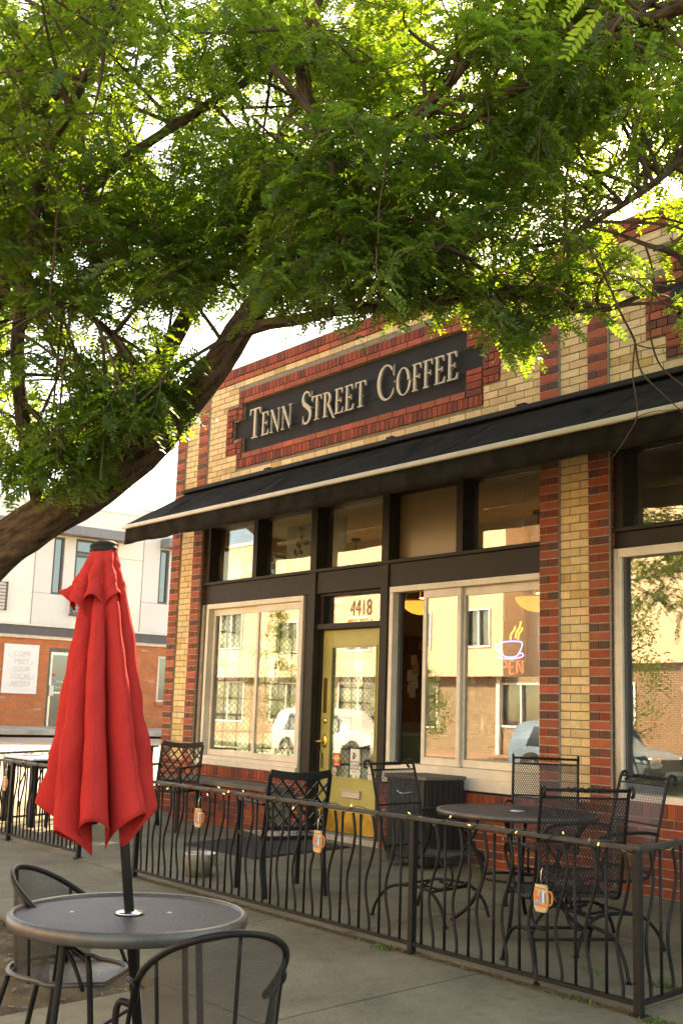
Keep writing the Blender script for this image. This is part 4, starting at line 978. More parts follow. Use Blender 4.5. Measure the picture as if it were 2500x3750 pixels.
# cars parked across the road
def car(name, label, loc, paint, L, H, nose):
    """length runs along +X (front at +X); nose = front profile list; smooth lofted shell"""
    t = thing(name, label, 'car', loc, 0, 'cars parked across the road')
    W2 = .922; st = nose    # stations: x, z_sill, z_belt, z_roof, half width at belt, half width at roof
    mb = MB(); rows = []
    for x, zs, zb, zr, wb, wr_ in st:
        pts = [(0, zs), (wb*.80, zs), (wb*.97, zs+.10), (wb, (zs+zb)*.5), (wb*.985, zb), (wr_*1.02, zb+(zr-zb)*.80), (wr_*.86, zr-.012), (wr_*.5, zr), (0, zr)]
        rows.append([(x, y, z) for y, z in pts]+[(x, -y, z) for y, z in pts[-2:0:-1]])
    n = len(rows[0])
    for r_ in rows: mb.v += r_
    for i in range(len(rows)-1):
        for k in range(n): mb.face((i*n+k, i*n+(k+1) % n, (i+1)*n+(k+1) % n, (i+1)*n+k))
    mb.face(range(n)); mb.face([(len(rows)-1)*n+k for k in range(n)][::-1])
    mb.build('body', paint, t, smooth=True, angle=rad(50))
    for s_ in (-1, 1):
        for (xa, xb) in ((-.36*L+L*.02, -.20*L), (-.19*L, .005*L), (.015*L, .155*L)):
            g = MB(); za, zb = .98*H/1.68, 1.50*H/1.68
            yb, yt = W2*.995, W2*.865
            g.poly([(xa-.05, s_*(yb+.004), za), (xb+.08, s_*(yb+.004), za), (xb-.10 if xb > 0 else xb-.02, s_*(yt+.004), zb), (xa+.12 if xa < -.3*L else xa+.02, s_*(yt+.004), zb)]); g.build('side_window', M['car_glass'], t, solid=.012)
    for x in (-.31*L, .31*L):
        for s_ in (-1, 1):
            w_ = MB(); w_.tube([(0, -.11, 0), (0, -.10, 0), (0, .10, 0), (0, .11, 0)], [.30, .335, .335, .30], 28); tw = w_.build('wheel', M['rubber'], t, smooth=True, angle=rad(40)); tw.location = (x, s_*(W2-.10), .335)
            w_ = MB(); w_.tube([(0, s_*.09, 0), (0, s_*.118, 0)], [.235, .225], 28)
            for k in range(5):
                a = 2*PI*k/5; w_.bar((.03*math.cos(a), s_*.124, .03*math.sin(a)), (.22*math.cos(a), s_*.120, .22*math.sin(a)), .06, .03, up=(0, 1, 0))
            w_.build('rim', M['chrome'], tw)
            w_ = MB(); w_.tube([(x, s_*(W2-.02), .36), (x, s_*(W2+.012), .36)], .40, 24); w_.v = [(a, b, max(c_, .335)) for a, b, c_ in w_.v]; w_.build('wheel_arch', M['rubber'], t)
    for s_ in (-1, 1):
        g = MB(); g.box(-L/2-.005, s_*.62-.14, .83*H/1.68, -L/2+.16, s_*.62+.21*1, 1.02*H/1.68); g.build('tail_light', M['tail'], t, bevel=.03)
        g = MB(); g.box(L/2-.16, s_*.60-.18, .66, L/2-.012, s_*.60+.18, .80); g.build('headlight', M['chrome'], t, bevel=.03)
    g = MB(); g.box(L/2-.06, -.42, .48, L/2+.008, .42, .76); g.build('grille', M['ink'], t, bevel=.03)
    g = MB(); g.poly([(.185*L, -.70, .99*H/1.68+.03), (.185*L, .70, .99*H/1.68+.03), (.07*L, .60, 1.54*H/1.68), (.07*L, -.60, 1.54*H/1.68)]); g.build('windscreen', M['car_glass'], t, solid=.02)
    return t
suv = [(-2.5, .45, .80, 1.02, .80, .70), (-2.46, .32, 1.0, 1.30, .88, .74), (-2.30, .26, 1.02, 1.58, .90, .74), (-1.9, .24, 1.02, 1.66, .92, .75), (-.6, .22, 1.0, 1.69, .92, .76), (.2, .22, .99, 1.66, .92, .75), (.75, .22, .98, 1.34, .92, .72), (1.05, .22, .97, 1.10, .91, .74), (1.7, .24, .90, 1.02, .90, .72), (2.25, .26, .78, .92, .86, .66), (2.45, .34, .70, .80, .76, .60), (2.5, .42, .62, .70, .66, .52)]
car('suv', 'white estate car parked along the far kerb of the road', (-16.1, -15.45, -.41), M['car_white'], 5.0, 1.68, suv)
hb = [(x*.88, a, b*.95, c_*.93, d, e) for x, a, b, c_, d, e in suv]
car('hatchback', 'pale blue hatchback parked along the far kerb of the road', (-6.0, -15.45, -.41), M['car_blue'], 4.4, 1.56, hb)

# ================================================================== TREES
def leafmat(name, c_lo, c_hi, trans):
    mt, n, l, out = newmat(name)
    a = n.new('ShaderNodeVertexColor'); a.layer_name = 'Col'
    sp = n.new('ShaderNodeSeparateColor'); l.new(a.outputs[0], sp.inputs[0])
    c_ = mix_rgb(n, l, sp.outputs[0], c_lo, c_hi)
    ct_ = mix_rgb(n, l, sp.outputs[0], trans[0], trans[1])
    p = N(n, 'ShaderNodeBsdfPrincipled', Roughness=.42); l.new(c_, p.inputs['Base Color']); p.inputs['Specular IOR Level'].default_value = .45
    t = n.new('ShaderNodeBsdfTranslucent'); l.new(ct_, t.inputs[0])
    m_ = N(n, 'ShaderNodeMixShader', Fac=.54); l.new(p.outputs[0], m_.inputs[1]); l.new(t.outputs[0], m_.inputs[2]); l.new(m_.outputs[0], out.inputs[0]); return mt
M['leaf'] = leafmat('locust_leaf', (.030, .062, .018), (.062, .105, .020), ((.14, .30, .022), (.38, .51, .04)))
M['leaf_far'] = leafmat('street_tree_leaf', (.05, .09, .018), (.11, .17, .03), ((.20, .32, .03), (.36, .46, .05)))
def barkmat():
    mt, n, l, out = newmat('furrowed_bark'); p = N(n, 'ShaderNodeBsdfPrincipled', Roughness=.92); l.new(p.outputs[0], out.inputs[0]); p.inputs['Specular IOR Level'].default_value = .2
    uv = n.new('ShaderNodeTexCoord'); mp = n.new('ShaderNodeMapping'); l.new(uv.outputs['UV'], mp.inputs[0]); mp.inputs['Scale'].default_value = (1, .22, 1)
    f = noise(n, l, 26, 8, .7, vec=mp.outputs[0]); f2 = noise(n, l, 5, 5, .6)
    c_ = ramp(n, l, f, .36, .66, (.020, .014, .009), (.17, .122, .074)); c_ = mix_rgb(n, l, ramp(n, l, f2, .5, .75, (0,)*3, (.5,)*3), c_, (.085, .075, .055))
    l.new(c_, p.inputs['Base Color']); l.new(bump(n, l, f, 1.0, .03), p.inputs['Normal']); return mt
M['bark'] = barkmat()
def limbmesh(mb, pts, n=12, knots=.06):
    """pts: (x,y,z,r) spline; adds a swept, slightly lumpy limb with UVs in metres"""
    q = spline(pts, 7); P = [V(*a[:3]) for a in q]; rs = [a[3] for a in q]; base = len(mb.v); px = None; acc = 0; al = []
    for i, p in enumerate(P):
        t = (P[min(i+1, len(P)-1)]-P[max(i-1, 0)]).normalized()
        if px is None: px = t.orthogonal().normalized()
        else: px = (px-t*px.dot(t)).normalized()
        qy = t.cross(px); acc += (p-P[i-1]).length if i else 0; al.append(acc)
        for k in range(n):
            a = 2*PI*k/n; lump = 1+knots*math.sin(3*a+acc*5)+knots*.7*math.sin(5*a-acc*9+1)+R.uniform(-knots, knots)*.5
            mb.v.append(tuple(p+(px*math.cos(a)+qy*math.sin(a))*rs[i]*lump))
    for i in range(len(P)-1):
        for k in range(n):
            k2 = (k+1) % n; c0 = 2*PI*max(rs[i], .02)
            mb.face((base+i*n+k, base+i*n+k2, base+(i+1)*n+k2, base+(i+1)*n+k), None, [(k/n*c0, al[i]), ((k+1)/n*c0, al[i]), ((k+1)/n*c0, al[i+1]), (k/n*c0, al[i+1])])
    return P, rs
def leaves_mesh(name, mat, parent, pos, dirs, nor, lens, tone, npair, lw=.23, droop=.25):
    """compound (feathered) leaves in one foliage mesh, made with numpy"""
    rg = np.random.default_rng(5); n = len(pos)
    d = dirs/np.linalg.norm(dirs, axis=1, keepdims=True); s = np.cross(d, nor); s /= np.linalg.norm(s, axis=1, keepdims=True)+1e-9; u = np.cross(s, d)
    verts = []; ln = lens[:, None]
    tmpl = np.array([(0, 0), (.25, .19), (.68, .20), (1.0, 0), (.68, -.20), (.25, -.19)])
    for k in range(npair):
        f = .14+.86*k/(npair-1); L = ln*lw*(1-.35*abs(f-.5)*1.4)
        c_ = pos+d*ln*f-np.array([0, 0, 1])*(droop*ln*f*f)
        for sg_ in (-1, 1):
            ang = .40+.18*f; ld = d*math.sin(ang)+s*sg_*math.cos(ang); tilt = rg.normal(0, .28, (n, 1)); ld = ld+u*tilt-np.array([0, 0, 1])*.12
            ld /= np.linalg.norm(ld, axis=1, keepdims=True); wd = np.cross(u, ld); wd /= np.linalg.norm(wd, axis=1, keepdims=True)+1e-9
            wd = wd+u*rg.normal(0, .35, (n, 1))
            for a, b in tmpl: verts.append(c_+ld*L*a+wd*L*b)
    A = np.stack(verts, 1); nl = npair*2
    # midrib
    rib = [pos-s*.0016, pos+s*.0016, pos+d*ln*.55+s*.0012-np.array([0, 0, 1])*(droop*ln*.30), pos+d*ln*.55-s*.0012-np.array([0, 0, 1])*(droop*ln*.30), pos+d*ln-np.array([0, 0, 1])*(droop*ln)]
    Rb = np.stack(rib, 1); nv1 = nl*6; allv = np.concatenate([A, Rb], 1); per = nv1+5; co = allv.reshape(-1, 3).astype(np.float32)
    base = (np.arange(n)*per)[:, None]
    hexi = (base+np.arange(nv1)[None, :]).reshape(-1)
    qi = (base+nv1+np.array([0, 1, 2, 3])[None, :]).reshape(-1); ti = (base+nv1+np.array([3, 2, 4])[None, :]).reshape(-1)
    li = np.concatenate([hexi, qi, ti]).astype(np.int32); cnt = np.concatenate([np.full(n*nl, 6), np.full(n, 4), np.full(n, 3)]).astype(np.int32)
    st = np.concatenate([[0], np.cumsum(cnt)[:-1]]).astype(np.int32)
    me = bpy.data.meshes.new(name); me.vertices.add(len(co)); me.vertices.foreach_set('co', co.ravel()); me.loops.add(len(li)); me.loops.foreach_set('vertex_index', li)
    me.polygons.add(len(cnt)); me.polygons.foreach_set('loop_start', st); me.polygons.foreach_set('loop_total', cnt)
    tl = np.clip(tone[:, None]+rg.normal(0, .12, (n, nl)), 0, 1); pc = np.concatenate([tl.ravel(), tone*.5, tone*.5]); lc = np.repeat(pc, cnt)
    ca = me.color_attributes.new('Col', 'FLOAT_COLOR', 'CORNER'); ca.data.foreach_set('color', np.stack([lc, lc, lc, np.ones_like(lc)], 1).astype(np.float32).ravel())
    me.materials.append(mat); me.update(calc_edges=True); me.validate()
    o = bpy.data.objects.new(name, me); link(o)
    if parent: o.parent = parent
    return o
DS = 2500/1568.0
def L3(spec):
    """limb spec in photo survey marks (x, y at 1568 px wide, distance, radius m)"""
    out = []
    for x, y, d, r in spec:
        p = at(x*DS, y*DS, d); out.append((p.x, p.y, p.z, r))
    return out
class Tree:
    def __init__(s, name, label, base):
        s.t = thing(name, label, 'tree', base); s.b = V(*base); s.limbs = []; s.lp = []; s.tw = MB(); s.leaf = []; s.k = .60
    def limb(s, pts, name, n=12):
        kk = s.k if name == 'trunk' else s.k*.95
        pts = [(x, y, z, r_*kk) for x, y, z, r_ in pts]
        mb = MB(); P, rs = limbmesh(mb, pts, n); bw(mb, name, M['bark'], s.t, smooth=True); s.lp += [(p, r) for p, r in zip(P, rs)]
    def near(s, p):
        q = sorted(((a[0]-p).length+(.35 if a[1] > .12 else 0), i) for i, a in enumerate(s.lp)); dm = q[0][0]
        c_ = [i for d, i in q[:60] if d < dm+.40]; return s.lp[R.choice(c_)]
    def sprig(s, a, d, L, nl, tone, size=1.0):
        """twig with alternate compound leaves"""
        pts = []; p = V(*a); d = V(*d).normalized(); k = max(4, int(L/.07))
        for i in range(k+1):
            pts.append(p.copy()); d = (d+V(R.gauss(0, .10), R.gauss(0, .10), R.gauss(0, .07)-.05)).normalized(); p = p+d*(L/k)
        s.tw.tube(pts, [.0045-.003*i/k for i in range(k+1)], 4, caps=False)
        for i in range(nl):
            f = (i+.6)/nl; j = min(k-1, int(f*k)); q = pts[j].lerp(pts[j+1], f*k-j); t = (pts[j+1]-pts[j]).normalized()
            sd = t.cross(V(0, 0, 1)); sd = sd.normalized() if sd.length > .1 else V(1, 0, 0)
            ld = (t*.55+sd*(1 if i % 2 else -1)*R.uniform(.5, 1.1)+V(R.gauss(0, .25), R.gauss(0, .25), R.gauss(-.18, .3))).normalized()
            nr = (V(0, 0, 1)+V(R.gauss(0, .4), R.gauss(0, .4), 0)).normalized()
            if abs(ld.dot(nr)) > .95: nr = V(1, 0, 0)
            s.leaf.append((q, ld, nr, size*R.uniform(.11, .18), min(1, max(0, tone+R.gauss(0, .18)))))
    def finish(s, mat, npair=8):
        bw(s.tw, 'twigs', M['bark'], s.t)
        P = np.array([tuple(a[0]-s.b) for a in s.leaf]); D_ = np.array([tuple(a[1]) for a in s.leaf]); Nn = np.array([tuple(a[2]) for a in s.leaf])
        return leaves_mesh('crown', mat, s.t, P, D_, Nn, np.array([a[3] for a in s.leaf]), np.array([a[4] for a in s.leaf]), npair)
def proj(p):
    d = p-CAM; z = d.dot(FW)
    if z < .3: return (9999, 9999)
    return ((1250+F_PX*d.dot(RI)/z)/DS, (1875-F_PX*d.dot(UP)/z)/DS)
tb = (4.15, -4.95, G(0, -4.95)-.06)
T1 = Tree('honey_locust', 'big leaning locust tree with feathery leaves arching over the pavement', tb)
main = [(4.10, -4.95, tb[2], .34), (4.22, -4.90, .35, .27), (4.62, -4.72, 1.15, .245)] + L3([(-60, 1320, 6.95, .235), (70, 1215, 6.75, .225), (240, 1105, 6.5, .205), (380, 985, 6.25, .170), (480, 865, 6.05, .142), (550, 755, 5.95, .125), (625, 650, 5.85, .110), (690, 555, 5.75, .098), (725, 440, 5.6, .082), (745, 330, 5.5, .068), (700, 215, 5.4, .055), (690, 100, 5.3, .04), (760, -60, 5.2, .03), (800, -260, 5.2, .02)])
T1.limb(main, 'trunk', 20)
for spec in (
    [(180, 1140, 6.6, .10), (256, 990, 6.9, .125), (332, 885, 7.1, .115), (392, 792, 7.2, .105), (440, 705, 7.2, .095), (500, 600, 7.2, .08), (560, 480, 7.1, .065), (640, 330, 7.0, .05), (700, 150, 7.0, .035), (740, -100, 7.0, .02)],
    [(545, 765, 5.95, .07), (610, 744, 5.8, .058), (690, 733, 5.7, .052), (770, 715, 5.6, .048), (950, 703, 5.5, .044), (1080, 680, 5.45, .042), (1160, 672, 5.4, .042), (1240, 688, 5.4, .040), (1330, 710, 5.4, .034), (1400, 708, 5.4, .028), (1480, 676, 5.4, .022), (1600, 640, 5.4, .016)],
    [(95, 1190, 6.7, .08), (60, 1000, 6.3, .075), (40, 800, 6.0, .065), (70, 560, 5.8, .058), (112, 350, 5.6, .052), (152, 270, 5.5, .048), (188, 193, 5.4, .043), (223, 122, 5.35, .038), (254, 30, 5.3, .033), (290, -150, 5.3, .02)],
    [(-40, 1290, 6.95, .08), (-80, 900, 6.6, .08), (20, 640, 6.3, .07), (105, 520, 6.2, .062), (188, 457, 6.1, .056), (284, 366, 6.0, .05), (447, 262, 5.9, .043), (508, 222, 5.85, .04), (594, 166, 5.8, .035), (700, 60, 5.75, .026), (820, -80, 5.7, .015)],
    [(700, 540, 5.75, .08), (740, 470, 5.5, .055), (760, 380, 5.2, .04), (745, 300, 5.0, .034), (690, 230, 4.9, .026), (620, 150, 4.8, .018)],
    [(640, 640, 5.85, .07), (720, 560, 5.5, .05), (830, 510, 5.3, .04), (960, 540, 5.2, .03), (1090, 600, 5.1, .02)],
    [(725, 440, 5.6, .06), (850, 350, 5.4, .05), (980, 240, 5.2, .042), (1060, 160, 5.1, .035), (1110, 40, 5.0, .028), (1150, -120, 5.0, .018)],
    [(700, 520, 5.75, .06), (820, 470, 5.9, .05), (1000, 430, 6.0, .04), (1180, 450, 6.0, .03), (1330, 430, 6.0, .022), (1450, 350, 6.0, .014)],
    [(380, 985, 6.25, .05), (300, 820, 6.0, .035), (200, 720, 5.8, .026), (90, 690, 5.6, .018)],
    [(440, 705, 7.2, .06), (380, 560, 7.3, .045), (330, 420, 7.4, .035), (300, 250, 7.5, .026), (330, 60, 7.6, .018)],
    ): T1.limb(L3(spec), 'limb', 10)
# second tree: stands off to the right, its limbs reach in
t2 = (12.9, -4.95, G(0, -4.95)-.02)
T2 = Tree('locust_tree', 'second locust tree whose limbs and bare twigs reach in from the right', t2)
T2.limb([(12.9, -4.95, t2[2], .26), (12.85, -4.9, .6, .21), (12.6, -4.8, 1.9, .19), (12.2, -4.5, 3.1, .17), (11.9, -4.2, 4.2, .14), (11.7, -3.9, 5.4, .10), (11.6, -3.6, 7.0, .06)], 'trunk', 16)
q = L3([(1590, 0, 4.9, .058), (1434, 46, 5.0, .052), (1317, 107, 5.05, .047), (1241, 157, 5.1, .043), (1150, 235, 5.2, .036), (1040, 300, 5.3, .028), (930, 330, 5.4, .02)])
T2.limb([(12.1, -4.45, 3.3, .12), (11.4, -4.0, 3.85, .085)] + q, 'limb', 10)
q = L3([(1640, 300, 5.2, .045), (1500, 420, 5.3, .034), (1380, 500, 5.4, .026), (1260, 560, 5.5, .02), (1150, 560, 5.6, .014)]); T2.limb([(12.0, -4.3, 3.7, .09), (11.2, -3.7, 3.7, .06)] + q, 'limb', 8)
q = L3([(1620, 660, 5.0, .034), (1560, 590, 5.0, .026), (1480, 560, 5.0, .020), (1400, 532, 5.05, .014), (1330, 520, 5.1, .009)]); T2.limb([(12.3, -4.55, 2.8, .09), (11.0, -3.9, 2.75, .055)] + q, 'limb', 8)
for spec in ([(1330, 545, 5.1, .012), (1365, 590, 5.0, .011), (1395, 650, 4.95, .011), (1425, 720, 4.9, .010), (1455, 780, 4.9, .009), (1470, 850, 4.9, .008), (1515, 900, 4.9, .006), (1570, 950, 4.9, .004)],
             [(1480, 560, 5.0, .010), (1500, 640, 4.95, .009), (1490, 740, 4.9, .008), (1510, 830, 4.9, .007), (1560, 880, 4.9, .006), (1600, 900, 4.9, .004)],
             [(1458, 780, 4.9, .007), (1452, 860, 4.88, .006), (1462, 950, 4.85, .0055), (1440, 1000, 4.85, .005), (1405, 1052, 4.85, .003)], [(1452, 962, 4.85, .004), (1500, 945, 4.85, .003), (1570, 940, 4.85, .002)],
             [(1360, 620, 5.2, .010), (1250, 640, 5.25, .008), (1190, 625, 5.3, .006), (1120, 640, 5.3, .004)], [(1590, 520, 5.0, .012), (1500, 500, 5.0, .009), (1420, 540, 5.0, .007), (1350, 610, 5.0, .004)],
             [(1600, 720, 4.9, .010), (1530, 700, 4.9, .008), (1450, 640, 4.9, .006), (1380, 625, 4.9, .004)], [(1455, 790, 4.9, .006), (1500, 800, 4.85, .005), (1560, 790, 4.8, .003)]):
    T2.limb(L3(spec), 'bare_twig', 6)
VOID = [(1492, 490, 58, 48), (475, 765, 50, 56), (640, 870, 80, 40), (840, 915, 400, 165), (560, 1120, 330, 150), (690, 795, 70, 40), (120, 1330, 300, 190), (1010, 810, 140, 62),
        (1420, 1000, 350, 190), (1370, 850, 150, 90), (640, 270, 44, 32), (350, 300, 44, 28), (40, 380, 34, 30), (1130, 590, 40, 24), (1060, 480, 36, 20), (1180, 420, 38, 20), (1310, 430, 42, 26),
        (1420, 300, 40, 28), (240, 200, 30, 24), (150, 430, 36, 20), (560, 180, 28, 16), (60, 760, 44, 34), (190, 760, 44, 28), (300, 690, 36, 22), (120, 900, 60, 34), (1540, 620, 50, 26)]
def allowed(p):
    x, y = proj(p)
    return not any(((x-a)/c_)**2+((y-b)/d)**2 < 1 for a, b, c_, d in VOID)
def foliage(T, x0, x1, y0, y1, d0, d1, nsec, ntw, tone, size=1.0, L=(.25, .55), droop=-.1):
    """secondary branchlets reaching from the nearest limb, each carrying leafy twigs"""
    for _ in range(nsec):
        for tr in range(8):
            e = at(R.uniform(x0, x1)*DS, R.uniform(y0, y1)*DS, R.uniform(d0, d1))
            if allowed(e): break
        else: continue
        a, r_ = T.near(e); v = e-a
        if v.length > 2.4: e = a+v*(2.4/v.length); v = e-a
        mid = a+v*.5+V(R.gauss(0, .10), R.gauss(0, .10), .10*v.length)
        c1 = [a.lerp(mid, f)*(1-f)+mid.lerp(e, f)*f for f in [i/8 for i in range(9)]]
        placed = 0
        def stem(): T.tw.tube(c1, [min(.012, r_*.6)*(1-.75*i/8)+.002 for i in range(9)], 5, caps=False)
        for k in range(ntw):
            f = R.uniform(.35, 1.0); j = min(7, int(f*8)); p = c1[j].lerp(c1[j+1], f*8-j)
            p = p+V(R.gauss(0, .05), R.gauss(0, .05), R.gauss(0, .05))
            d = (v.normalized()*.6+V(R.gauss(0, .7), R.gauss(0, .7), R.gauss(droop, .45))).normalized(); Lt = R.uniform(*L)
            if not allowed(p+d*Lt*.6) or not allowed(p+d*Lt+V(0, 0, -.08)) or not allowed(p): continue
            T.sprig(p, d, Lt, int(Lt/.052)+2, tone+R.uniform(-.15, .15), size); placed += 1
        if placed >= 2 and v.length > .15: stem()
# crown of the leaning tree: (frame, distances, branchlets, twigs, tone = crown's light and shade put into leaf colour)
foliage(T1, -150, 1250, -260, 120, 4.8, 7.6, 51, 5, .6)
foliage(T1, -150, 700, 60, 420, 5.2, 7.8, 37, 5, .55)
foliage(T1, 500, 1330, 60, 420, 4.7, 7.0, 43, 6, .48)
foliage(T1, -120, 620, 380, 640, 5.2, 7.4, 45, 6, .38)
foliage(T1, 380, 1130, 380, 620, 4.8, 7.0, 40, 6, .34)
foliage(T1, -140, 430, 600, 1010, 5.6, 7.6, 40, 6, .5, L=(.2, .45))
foliage(T1, 40, 500, 860, 1130, 5.55, 6.3, 40, 6, .30, L=(.18, .36), droop=-.35)
foliage(T1, 490, 610, 820, 960, 5.3, 5.9, 6, 4, .7, .9, (.15, .28), -.4)
foliage(T1, 640, 1160, 620, 735, 5.0, 5.8, 21, 5, .6, .9, (.16, .30), -.3)
foliage(T1, 1100, 1220, 710, 785, 5.0, 5.4, 6, 5, .5, .9, (.14, .25), -.5)
foliage(T1, 1150, 1600, 590, 715, 5.0, 5.7, 13, 4, .7, .85, (.14, .25), -.3)
foliage(T1, 700, 1180, 500, 640, 4.8, 6.2, 14, 6, .38)
foliage(T2, 1150, 1750, -260, 250, 4.6, 6.6, 45, 5, .65)
foliage(T2, 1150, 1700, 180, 520, 4.7, 6.4, 34, 5, .62)
foliage(T2, 1250, 1700, 500, 610, 4.7, 5.6, 8, 3, .7, .85, (.14, .26))
# parts of both crowns outside the picture
def outer(T, x0, x1, y0, y1, z0, z1, n, ntw):
    for _ in range(n):
        e = V(R.uniform(x0, x1), R.uniform(y0, y1), R.uniform(z0, z1)); x, y = proj(e)
        if -60 < x < 1630 and -60 < y: continue
        a, r_ = T.near(e); v = e-a
        if a.z < 1.9: continue
        if v.length > 3.2: e = a+v*(3.2/v.length)
        x, y = proj(e)
        if -60 < x < 1630 and -60 < y < 2400: continue
        T.tw.tube([a, a.lerp(e, .5)+V(0, 0, .2), e], [.01, .007, .003], 4, caps=False)
        for k in range(ntw): T.sprig(a.lerp(e, R.uniform(.5, 1)), (R.gauss(0, 1), R.gauss(0, 1), R.gauss(0, .5)), R.uniform(.3, .6), 9, R.uniform(.3, .7), 1.15)
outer(T1, -2.0, 8.0, -7.0, -2.2, 3.0, 6.6, 170, 6); outer(T2, 10.0, 15.5, -8.0, -2.4, 3.4, 7.0, 40, 5)
T1.finish(M['leaf'], 10); T2.finish(M['leaf'], 10)
print('leaves', len(T1.leaf), len(T2.leaf))
# small street trees across the road
def street_tree(label, x, y, z0, h, cw, trunk_h, n):
    t = thing('street_tree', label, 'tree', (x, y, z0), 0, 'small trees along the far pavement')
    mb = MB(); limbmesh(mb, [(0, 0, 0, .06), (.02, 0, trunk_h, .05), (0, .03, h*.6, .035), (.02, 0, h*.95, .01)], 8)
    for k in range(9):
        a = R.uniform(0, 2*PI); z = trunk_h+(h-trunk_h)*k/10; limbmesh(mb, [(0, 0, z, .025), (cw*.4*math.cos(a), cw*.4*math.sin(a), z+.2, .015), (cw*.8*math.cos(a), cw*.8*math.sin(a), z+.35, .006)], 6)
    mb.build('trunk', M['bark'], t, smooth=True)
    v, f, c_ = [], [], MB()
    cl = [(R.uniform(trunk_h, h), R.uniform(0, 2*PI)) for _ in range(46)]
    for i in range(n):
        z, a = R.choice(cl); env = cw*(math.sin(PI*min(1, max(.05, (z-trunk_h*.8)/(h-trunk_h*.8)))**.8)+.15); r_ = env*R.uniform(.3, .95)
        p = V(r_*math.cos(a), r_*math.sin(a), z)+V(R.gauss(0, cw*.14), R.gauss(0, cw*.14), R.gauss(0, cw*.14)); d = V(R.gauss(0, 1), R.gauss(0, 1), R.gauss(-.3, .7)).normalized(); s_ = d.orthogonal().normalized(); s_ = (s_+d.cross(s_)*R.uniform(-1.5, 1.5)).normalized(); L = R.uniform(.06, .11); k = R.random()
        c_.poly([p, p+d*L*.5+s_*L*.3, p+d*L, p+d*L*.5-s_*L*.3], (k, k, k))
    c_.build('crown', M['leaf_far'], t)
street_tree('small round crowned street tree across the road beside the white car', -14.25, -17.3, -.21, 2.75, .85, .8, 2200)
street_tree('tall narrow street tree across the road behind the white car', -22.3, -17.3, -.21, 5.1, .95, 1.1, 3000)
street_tree('bushy street tree across the road by the pale blue hatchback', -6.4, -17.3, -.21, 4.6, 1.0, 1.0, 3000)

# ================================================================== FENCES
def wavy_pts(flip=1):
    return spline([(0, 0, .05), (.002*flip, 0, .12), (-.031*flip, 0, .27), (-.027*flip, 0, .37), (.014*flip, 0, .49), (.036*flip, 0, .59), (.026*flip, 0, .67), (.012*flip, 0, .725)], 4)
_b1 = MB(); _b1.tube([(0, 0, .05), (0, 0, .725)], .0080, 8)
_b2 = MB(); _b2.tube(wavy_pts(1), .0086, 8)
bar_meshes = []
def fence(label, a, b, n, posts, H=.745, end_posts=(True, True)):
    """iron fence from a to b (plan points); every second bar is wavy"""
    ax, ay = a; bx, by = b; t = thing('patio_fence', label, 'fence', (ax, ay, G(ax if ax < -2 else 0, ay)), 0, 'black iron fences round the patio')
    o = V(ax, ay, G(0, ay)); e = V(bx, by, G(0, by)); d = e-o; L = d.length; dn = d.normalized(); ang = math.atan2(d.y, d.x)
    mb = MB(); q = d.normalized()*.02; mb.bar(V(0, 0, H)-q, d+V(0, 0, H)+q, .036, .024); mb.build('top_rail', M['iron_worn'], t, bevel=.005)
    mb = MB(); mb.bar((0, 0, .052), d+V(0, 0, .052), .026, .020); mb.build('bottom_rail', M['iron'], t)
    for f in posts:
        mb = MB(); p = d*f; mb.box(p.x-.019, p.y-.019, p.z-.01, p.x+.019, p.y+.019, p.z+H-.012)
        mb.box(p.x-.035, p.y-.035, p.z-.01, p.x+.035, p.y+.035, p.z+.006); mb.build('post', M['iron'], t, bevel=.003)
    for i in range(1, n):
        f = i/n
        if any(abs(f-p)*L < .035 for p in posts): continue
        if not bar_meshes:
            for m_ in (_b1, _b2):
                ob = m_.build('baluster', M['iron'], None, smooth=True); bar_meshes.append(ob.data); bpy.data.objects.remove(ob)
        ob = bpy.data.objects.new('baluster', bar_meshes[i % 2]); link(ob); ob.parent = t; p = d*f; ob.location = p; ob.rotation_euler = (R.uniform(-.006, .006), R.uniform(-.01, .01), ang+R.uniform(-.12, .12))
    return t, o, d
FY = -2.447
F1, o1, d1 = fence('long black iron fence with alternating wavy bars in front of the cafe door and window', (3.93, FY), (8.745, FY), 52, (0, .6755, 1.0))
F2, o2, d2 = fence('black iron fence turning the right corner towards the brick wall', (8.745, FY), (8.655, -.05), 26, (.52, .985))
F3, o3, d3 = fence('black iron fence with wavy bars left of the gap, partly behind the red umbrella', (-.02, FY+.03), (2.77, FY+.08), 34, (0, .47, 1.0))
F4, o4, d4 = fence('far black iron fence running back from the left corner to the brick pier', (-.02, FY+.03), (-.02, -.06), 24, (.5, .97))
def lights(label, o, d, H, lit, seed, bulbs):
    rr = random.Random(seed); t = thing('string_lights', label, 'fairy lights', tuple(o), 0, 'fairy lights wound round the fence rails'); pts = []
    N_ = int(d.length*38)
    for i in range(N_+1):
        f = i/N_; a = i*.62+rr.gauss(0, .12); p = d*f; dn = d.normalized(); sd = dn.cross(V(0, 0, 1)).normalized(); r_ = .024+rr.uniform(0, .006)
        pts.append(p+V(0, 0, H)+sd*(r_*math.cos(a))+V(0, 0, 1)*(r_*math.sin(a)*.82))
    mb = MB(); mb.tube(pts, .0028, 4); mb.build('wire', M['wire'], t)
    for i in range(bulbs):
        f = (i+.5+rr.uniform(-.4, .4))/bulbs; j = int(f*N_); p = pts[j]; dr_ = V(rr.uniform(-.6, .6), rr.uniform(-1, .2), rr.uniform(-1, .9)).normalized()
        mb = MB(); mb.tube([p, p+dr_*.014], [.0035, .0038], 6); s_ = mb.build('socket', M['socket'], t)
        mb = MB(); mb.tube([p+dr_*.014, p+dr_*.026, p+dr_*.030], [.003, .0028, .0008], 6); mb.build('bulb', M['bulb' if rr.random() < lit else 'bulb_off'], s_)
